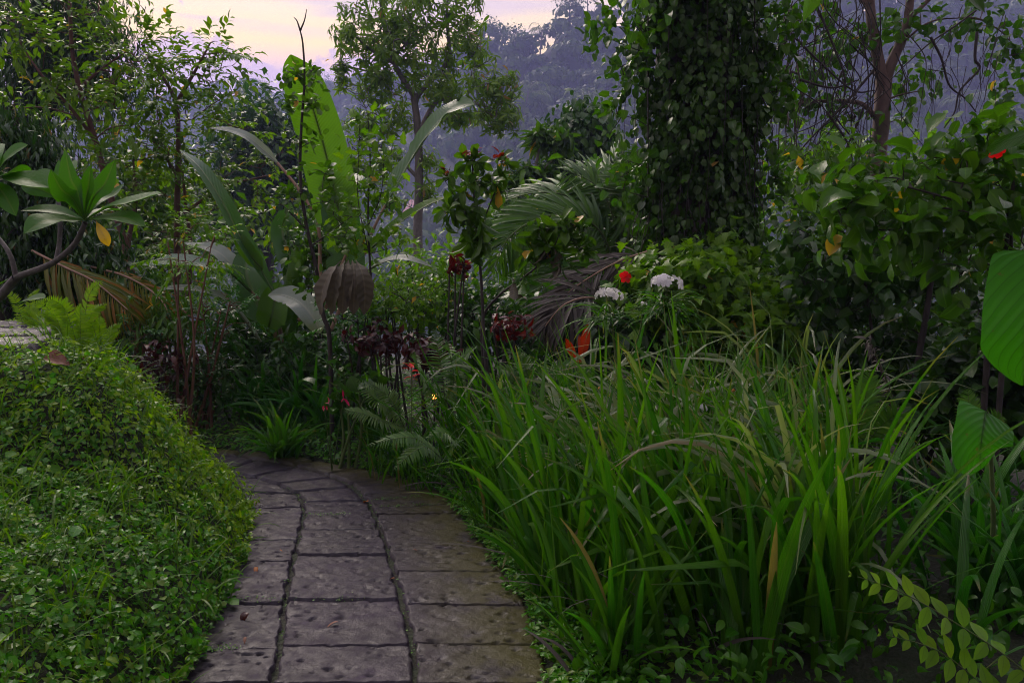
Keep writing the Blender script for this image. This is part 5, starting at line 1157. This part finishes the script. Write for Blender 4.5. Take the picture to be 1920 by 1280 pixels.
# garden lamp almost hidden by the leaves
lb_ = gnd(*at(812, 790, 5.35)[:2]); c = at(815, 742, 5.35)
ro = thing('garden_lamp', 'small lit amber garden lamp hidden among leaves at the left end of the bed', 'lamp', lb_)
part('post', ro, tube(A([lb_, c-UP*.022]), .007, .007, 6, 8), M['barkd'])
def lathe(c, prof, k=12):
    a = np.linspace(0, 6.2832, k, endpoint=False); n = len(prof)
    v = A([[c[0]+r*math.cos(t), c[1]+r*math.sin(t), c[2]+z] for r, z in prof for t in a])
    i = np.arange(n-1)[:, None]*k; j = np.arange(k)[None]; j2 = (j+1) % k
    return v, np.stack([i+j, i+j2, i+k+j2, i+k+j], -1).reshape(-1, 4), np.zeros_like(v), 0
part('glass', ro, lathe(c, [(.010,-.022),(.014,-.02),(.016,0),(.014,.016),(.01,.02)]), flat('amber_glass', (.8,.4,.1), .3, (1.0,.42,.06,2.2), .1))
part('cap', ro, lathe(c, [(.03,.02),(.027,.026),(.012,.036),(.003,.04)]), M['barkd'])

# ================================================================== mound cover, path edges, stone
def onleft(n, y0, y1, dmax):
    y = R.uniform(y0, y1, n); d = R.uniform(-.07, dmax, n); x = xlm(y)-d
    e = .06*vnoise(x*6, y*6)+.05*vnoise(x*17, y*13)
    k = (x < xlm(y)+e+.03) & (x > -4.6); return x[k], y[k]
def normal(x, y, h=.03):
    n = np.stack([-(ground_z(x+h, y)-ground_z(x-h, y))/(2*h), -(ground_z(x, y+h)-ground_z(x, y-h))/(2*h), np.ones_like(x)], -1)
    return nrm(n)
def covered(x, y, hmax, tps, s0, s1, jit=.6, spr=.9):
    n = normal(x, y); N_ = len(x); cl_ = .35+.65*sstep(-.5, .8, vnoise(x*9, y*9, 1)+.5*vnoise(x*23, y*21, 4))
    p = np.stack([x, y, ground_z(x, y)], -1)+n*(R.random(N_)**.7*hmax*cl_)[:, None]
    out = []
    for i, t_ in enumerate(tps):
        q = slice(i, None, len(tps)); m_ = len(x[q])
        r_ = rv(m_); t = nrm(r_-n[q]*(r_*n[q]).sum(-1, keepdims=True))
        out.append(scatter(t_, p[q], t*spr+n[q]*R.uniform(-.1, .7, (m_, 1)), n[q]+jit*rv(m_)+UP*.3, R.uniform(s0, s1, m_)))
    return out
slab_c = at(40, 612, 4.7)
def notslab(x, y): return ~((x < -2.44-.55*(y-4.1)) & (y > 4.08) & (y < 5.5))
x, y = onleft(78000, 1.9, 5.7, 2.6); ph = vnoise(x*1.5, y*1.5, 3)
k = notslab(x, y); x, y, ph = x[k], y[k], ph[k]
sun_side = sstep(3.1, 4.3, y)*.75+.25*ph  # sunlit flank put into the colour: more yellow leaves farther back
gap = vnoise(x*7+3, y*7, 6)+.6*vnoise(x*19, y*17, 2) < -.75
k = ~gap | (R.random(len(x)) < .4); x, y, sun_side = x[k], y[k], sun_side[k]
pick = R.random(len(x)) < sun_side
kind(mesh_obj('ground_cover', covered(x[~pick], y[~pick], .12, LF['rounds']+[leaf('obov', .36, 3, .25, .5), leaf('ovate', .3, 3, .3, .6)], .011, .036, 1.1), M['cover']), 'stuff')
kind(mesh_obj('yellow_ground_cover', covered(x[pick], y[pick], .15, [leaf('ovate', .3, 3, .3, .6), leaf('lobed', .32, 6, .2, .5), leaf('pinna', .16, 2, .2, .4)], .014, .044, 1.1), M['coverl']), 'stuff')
x, y = onleft(4200, 1.9, 5.6, 2.4); k = notslab(x, y); x, y = x[k], y[k]; b = np.stack([x, y, ground_z(x, y)], -1); n = len(b)
kind(mesh_obj('grass', blades(b, R.random(n)*6.28, R.uniform(.1, .9, n), R.uniform(.3, 1.8, n), R.uniform(.14, .32, n), R.uniform(.004, .011, n), 7), M['fernl']), 'stuff')
x, y = onleft(4200, 1.9, 5.6, 2.4); k = notslab(x, y) & (vnoise(x*4, y*4, 9) > .1); x, y = x[k], y[k]
kind(mesh_obj('broadleaf_weeds', covered(x, y, .15, LF['ovs']+LF['rounds']+[leaf('lance', .16, 3, .3, 1.0)], .035, .06, .9), M['cover']), 'stuff')
# bed edge right of the path and beyond its bend
def onright(n):
    y = R.uniform(2.4, 7.6, n); d = np.abs(R.normal(size=n))*.28-.05; d = np.where(y > 5, np.abs(R.normal(size=n))*.9-.05, d)
    x = xr(y)+d; e = .04*vnoise(x*6, y*6)+.03*vnoise(x*17, y*13)
    k = (x > xr(y)+e-.03) & (x > -4.5); return x[k], y[k]
x, y = onright(15000)
kind(mesh_obj('path_edge_creeper', covered(x, y, .07, LF['ovs']+[leaf('obov', .36, 3, .25, .5)], .016, .045), M['cover']), 'stuff')
# the ground behind the path bend
yy = R.uniform(5.9, 9.5, 9000); xx = R.uniform(-4.6, .6, 9000); k = (xx > xr(yy)+.05); xx, yy = xx[k], yy[k]
kind(mesh_obj('low_creeper', covered(xx, yy, .12, LF['ovs'], .03, .08), M['cover']), 'stuff')
# moss and seedlings in the joints
jp = []
for lane in (0.0, 1.0, 2.0, 3.0):
    s = R.uniform(1.0, 7.5, 420 if lane in (1., 2.) else 700); c = station(s, np.full(len(s), lane)); 
    k = vnoise(s*5+lane*3, s*3) > .15; c = c[k]+R.normal(size=(k.sum(), 3))*A([.012, .012, 0]); c[:, 2] = -.006+R.random(len(c))*.008; jp.append(c)
for s0, l0, l1 in [(3.05,.02,1.7),(5.0,1.0,1.6),(5.5,2.0,2.9),(1.9,.05,.5),(6.0,2.1,2.8)]:
    l = R.uniform(l0, l1, 150); c = station(np.full(150, s0*(nst-1)/13.0), l)+R.normal(size=(150, 3))*A([.01, .015, 0]); c[:, 2] = .002+R.random(150)*.008; jp.append(c)
jp = np.concatenate(jp); jp = jp[R.random(len(jp)) < .6]; n = len(jp)
kind(mesh_obj('joint_moss', [scatter(leaf('ovate', .4, 2, .2, .4), jp, rv(n)*A([1, 1, .3])+UP*.3, UP+.5*rv(n), R.uniform(.004, .013, n))], M['cover']), 'stuff')
# stone slab on the mound
def slabstone(c, w_, d_, h_):
    n = 30; X, Y_ = np.meshgrid(np.linspace(-1, 1, n), np.linspace(-1, 1, n))
    e = np.minimum(1-np.abs(X), 1-np.abs(Y_)); Z = h_*np.clip(e*8, 0, 1)**.5+.012*vnoise(X*5, Y_*4)
    x = c[0]+X*w_/2*(1+.05*vnoise(Y_*3, X)); y = c[1]+Y_*d_/2*(1+.06*vnoise(X*3, Y_)); Z = np.where(e < .01, -.1, Z)
    v, f, u, m_ = grid(x, y, c[2]+Z); u[:, 0] = 2; return v, f, u, 0
sb = A([-3.4, 4.8, 1.03])
single('stone_slab', 'flat purple-grey stone slab with mossy cracks on top of the left mound', 'stone',
  [slabstone(A([-2.42-.55*(y_-4.1)-.80+q_, y_, 1.015+z_]), 1.6, .45, .045) for y_, q_, z_ in ((4.33, 0, 0), (4.79, .03, .008), (5.25, -.02, .014))], M['slab'], sb)
x = R.uniform(-4.2, -2.4, 2200); y = R.uniform(4.1, 5.5, 2200); k = (x < -2.44-.55*(y-4.1)) & ((vnoise(x*6, y*6) > .12) | (np.abs(y-4.56) < .03) | (np.abs(y-5.02) < .03)); x, y = x[k], y[k]
p = np.stack([x, y, np.full_like(x, 1.075)], -1)
kind(mesh_obj('slab_moss', [scatter(leaf('ovate', .4, 2, .2, .4), p, rv(len(p))*A([1, 1, .4]), UP+.5*rv(len(p)), R.uniform(.012, .035, len(p)))], M['coverl']), 'stuff')

# fallen leaves
def fallen(label, px, py, s, mat, z=.012, Y=None, w=.3, curl=.9, prof='ovate', az=None):
    c = gp(px, py, z) if Y is None else at(px, py, Y); az = R.random()*6.28 if az is None else az
    c = c if Y is None else A([c[0], c[1], float(ground_z(c[0], c[1]))+.07])
    nrmv = UP if Y is None else normal(A([c[0]]), A([c[1]]))[0]
    d = A([math.cos(az), math.sin(az), 0.]); d = nrm(d-nrmv*d.dot(nrmv))
    single('fallen_leaf', label, 'leaf', [scatter(leaf(prof, w, 6, .35, curl, .1), c[None], d[None], (nrmv+.15*rv(1)[0])[None], s)], M[mat], c, 'fallen leaves')
fallen('large curled purple-brown dry leaf lying on the left mound', 88, 776, .13, 'dried', Y=3.95, w=.42, az=.3)
fallen('small brown dry leaf on the mound right of the large curled one', 158, 766, .06, 'dried', Y=4.1)
for px, py, s, mt, lb in [(480,1062,.055,'dryor','long orange-brown leaf near the left edge of the path'),(740,1083,.028,'dryor','small orange leaf in the right-hand joint of the path'),(690,940,.07,'dryor','curled reddish leaf at the crossing of two joints in the far third'),
   (774,1029,.03,'dried','pale pinkish leaf on the right course of slabs'),(876,1015,.025,'dryor','tiny reddish leaf near the mossy right edge of the path'),(476,940,.04,'dried','brown leaf at the left edge beside the grass tip'),(524,1030,.022,'dryor','tan leaf lying in the mossy cross joint'),
   (460,1193,.035,'dried','withered curled leaf just above the near left cross joint'),(635,1165,.06,'dried','crumpled grey-brown leaf in the middle of the near slabs')]:
    fallen(lb, px, py, s, mt, w=.2)
fallen('crumpled dark seed pod on the left course of slabs', 465, 1148, .05, 'wine', .02, w=.4, curl=1.6)
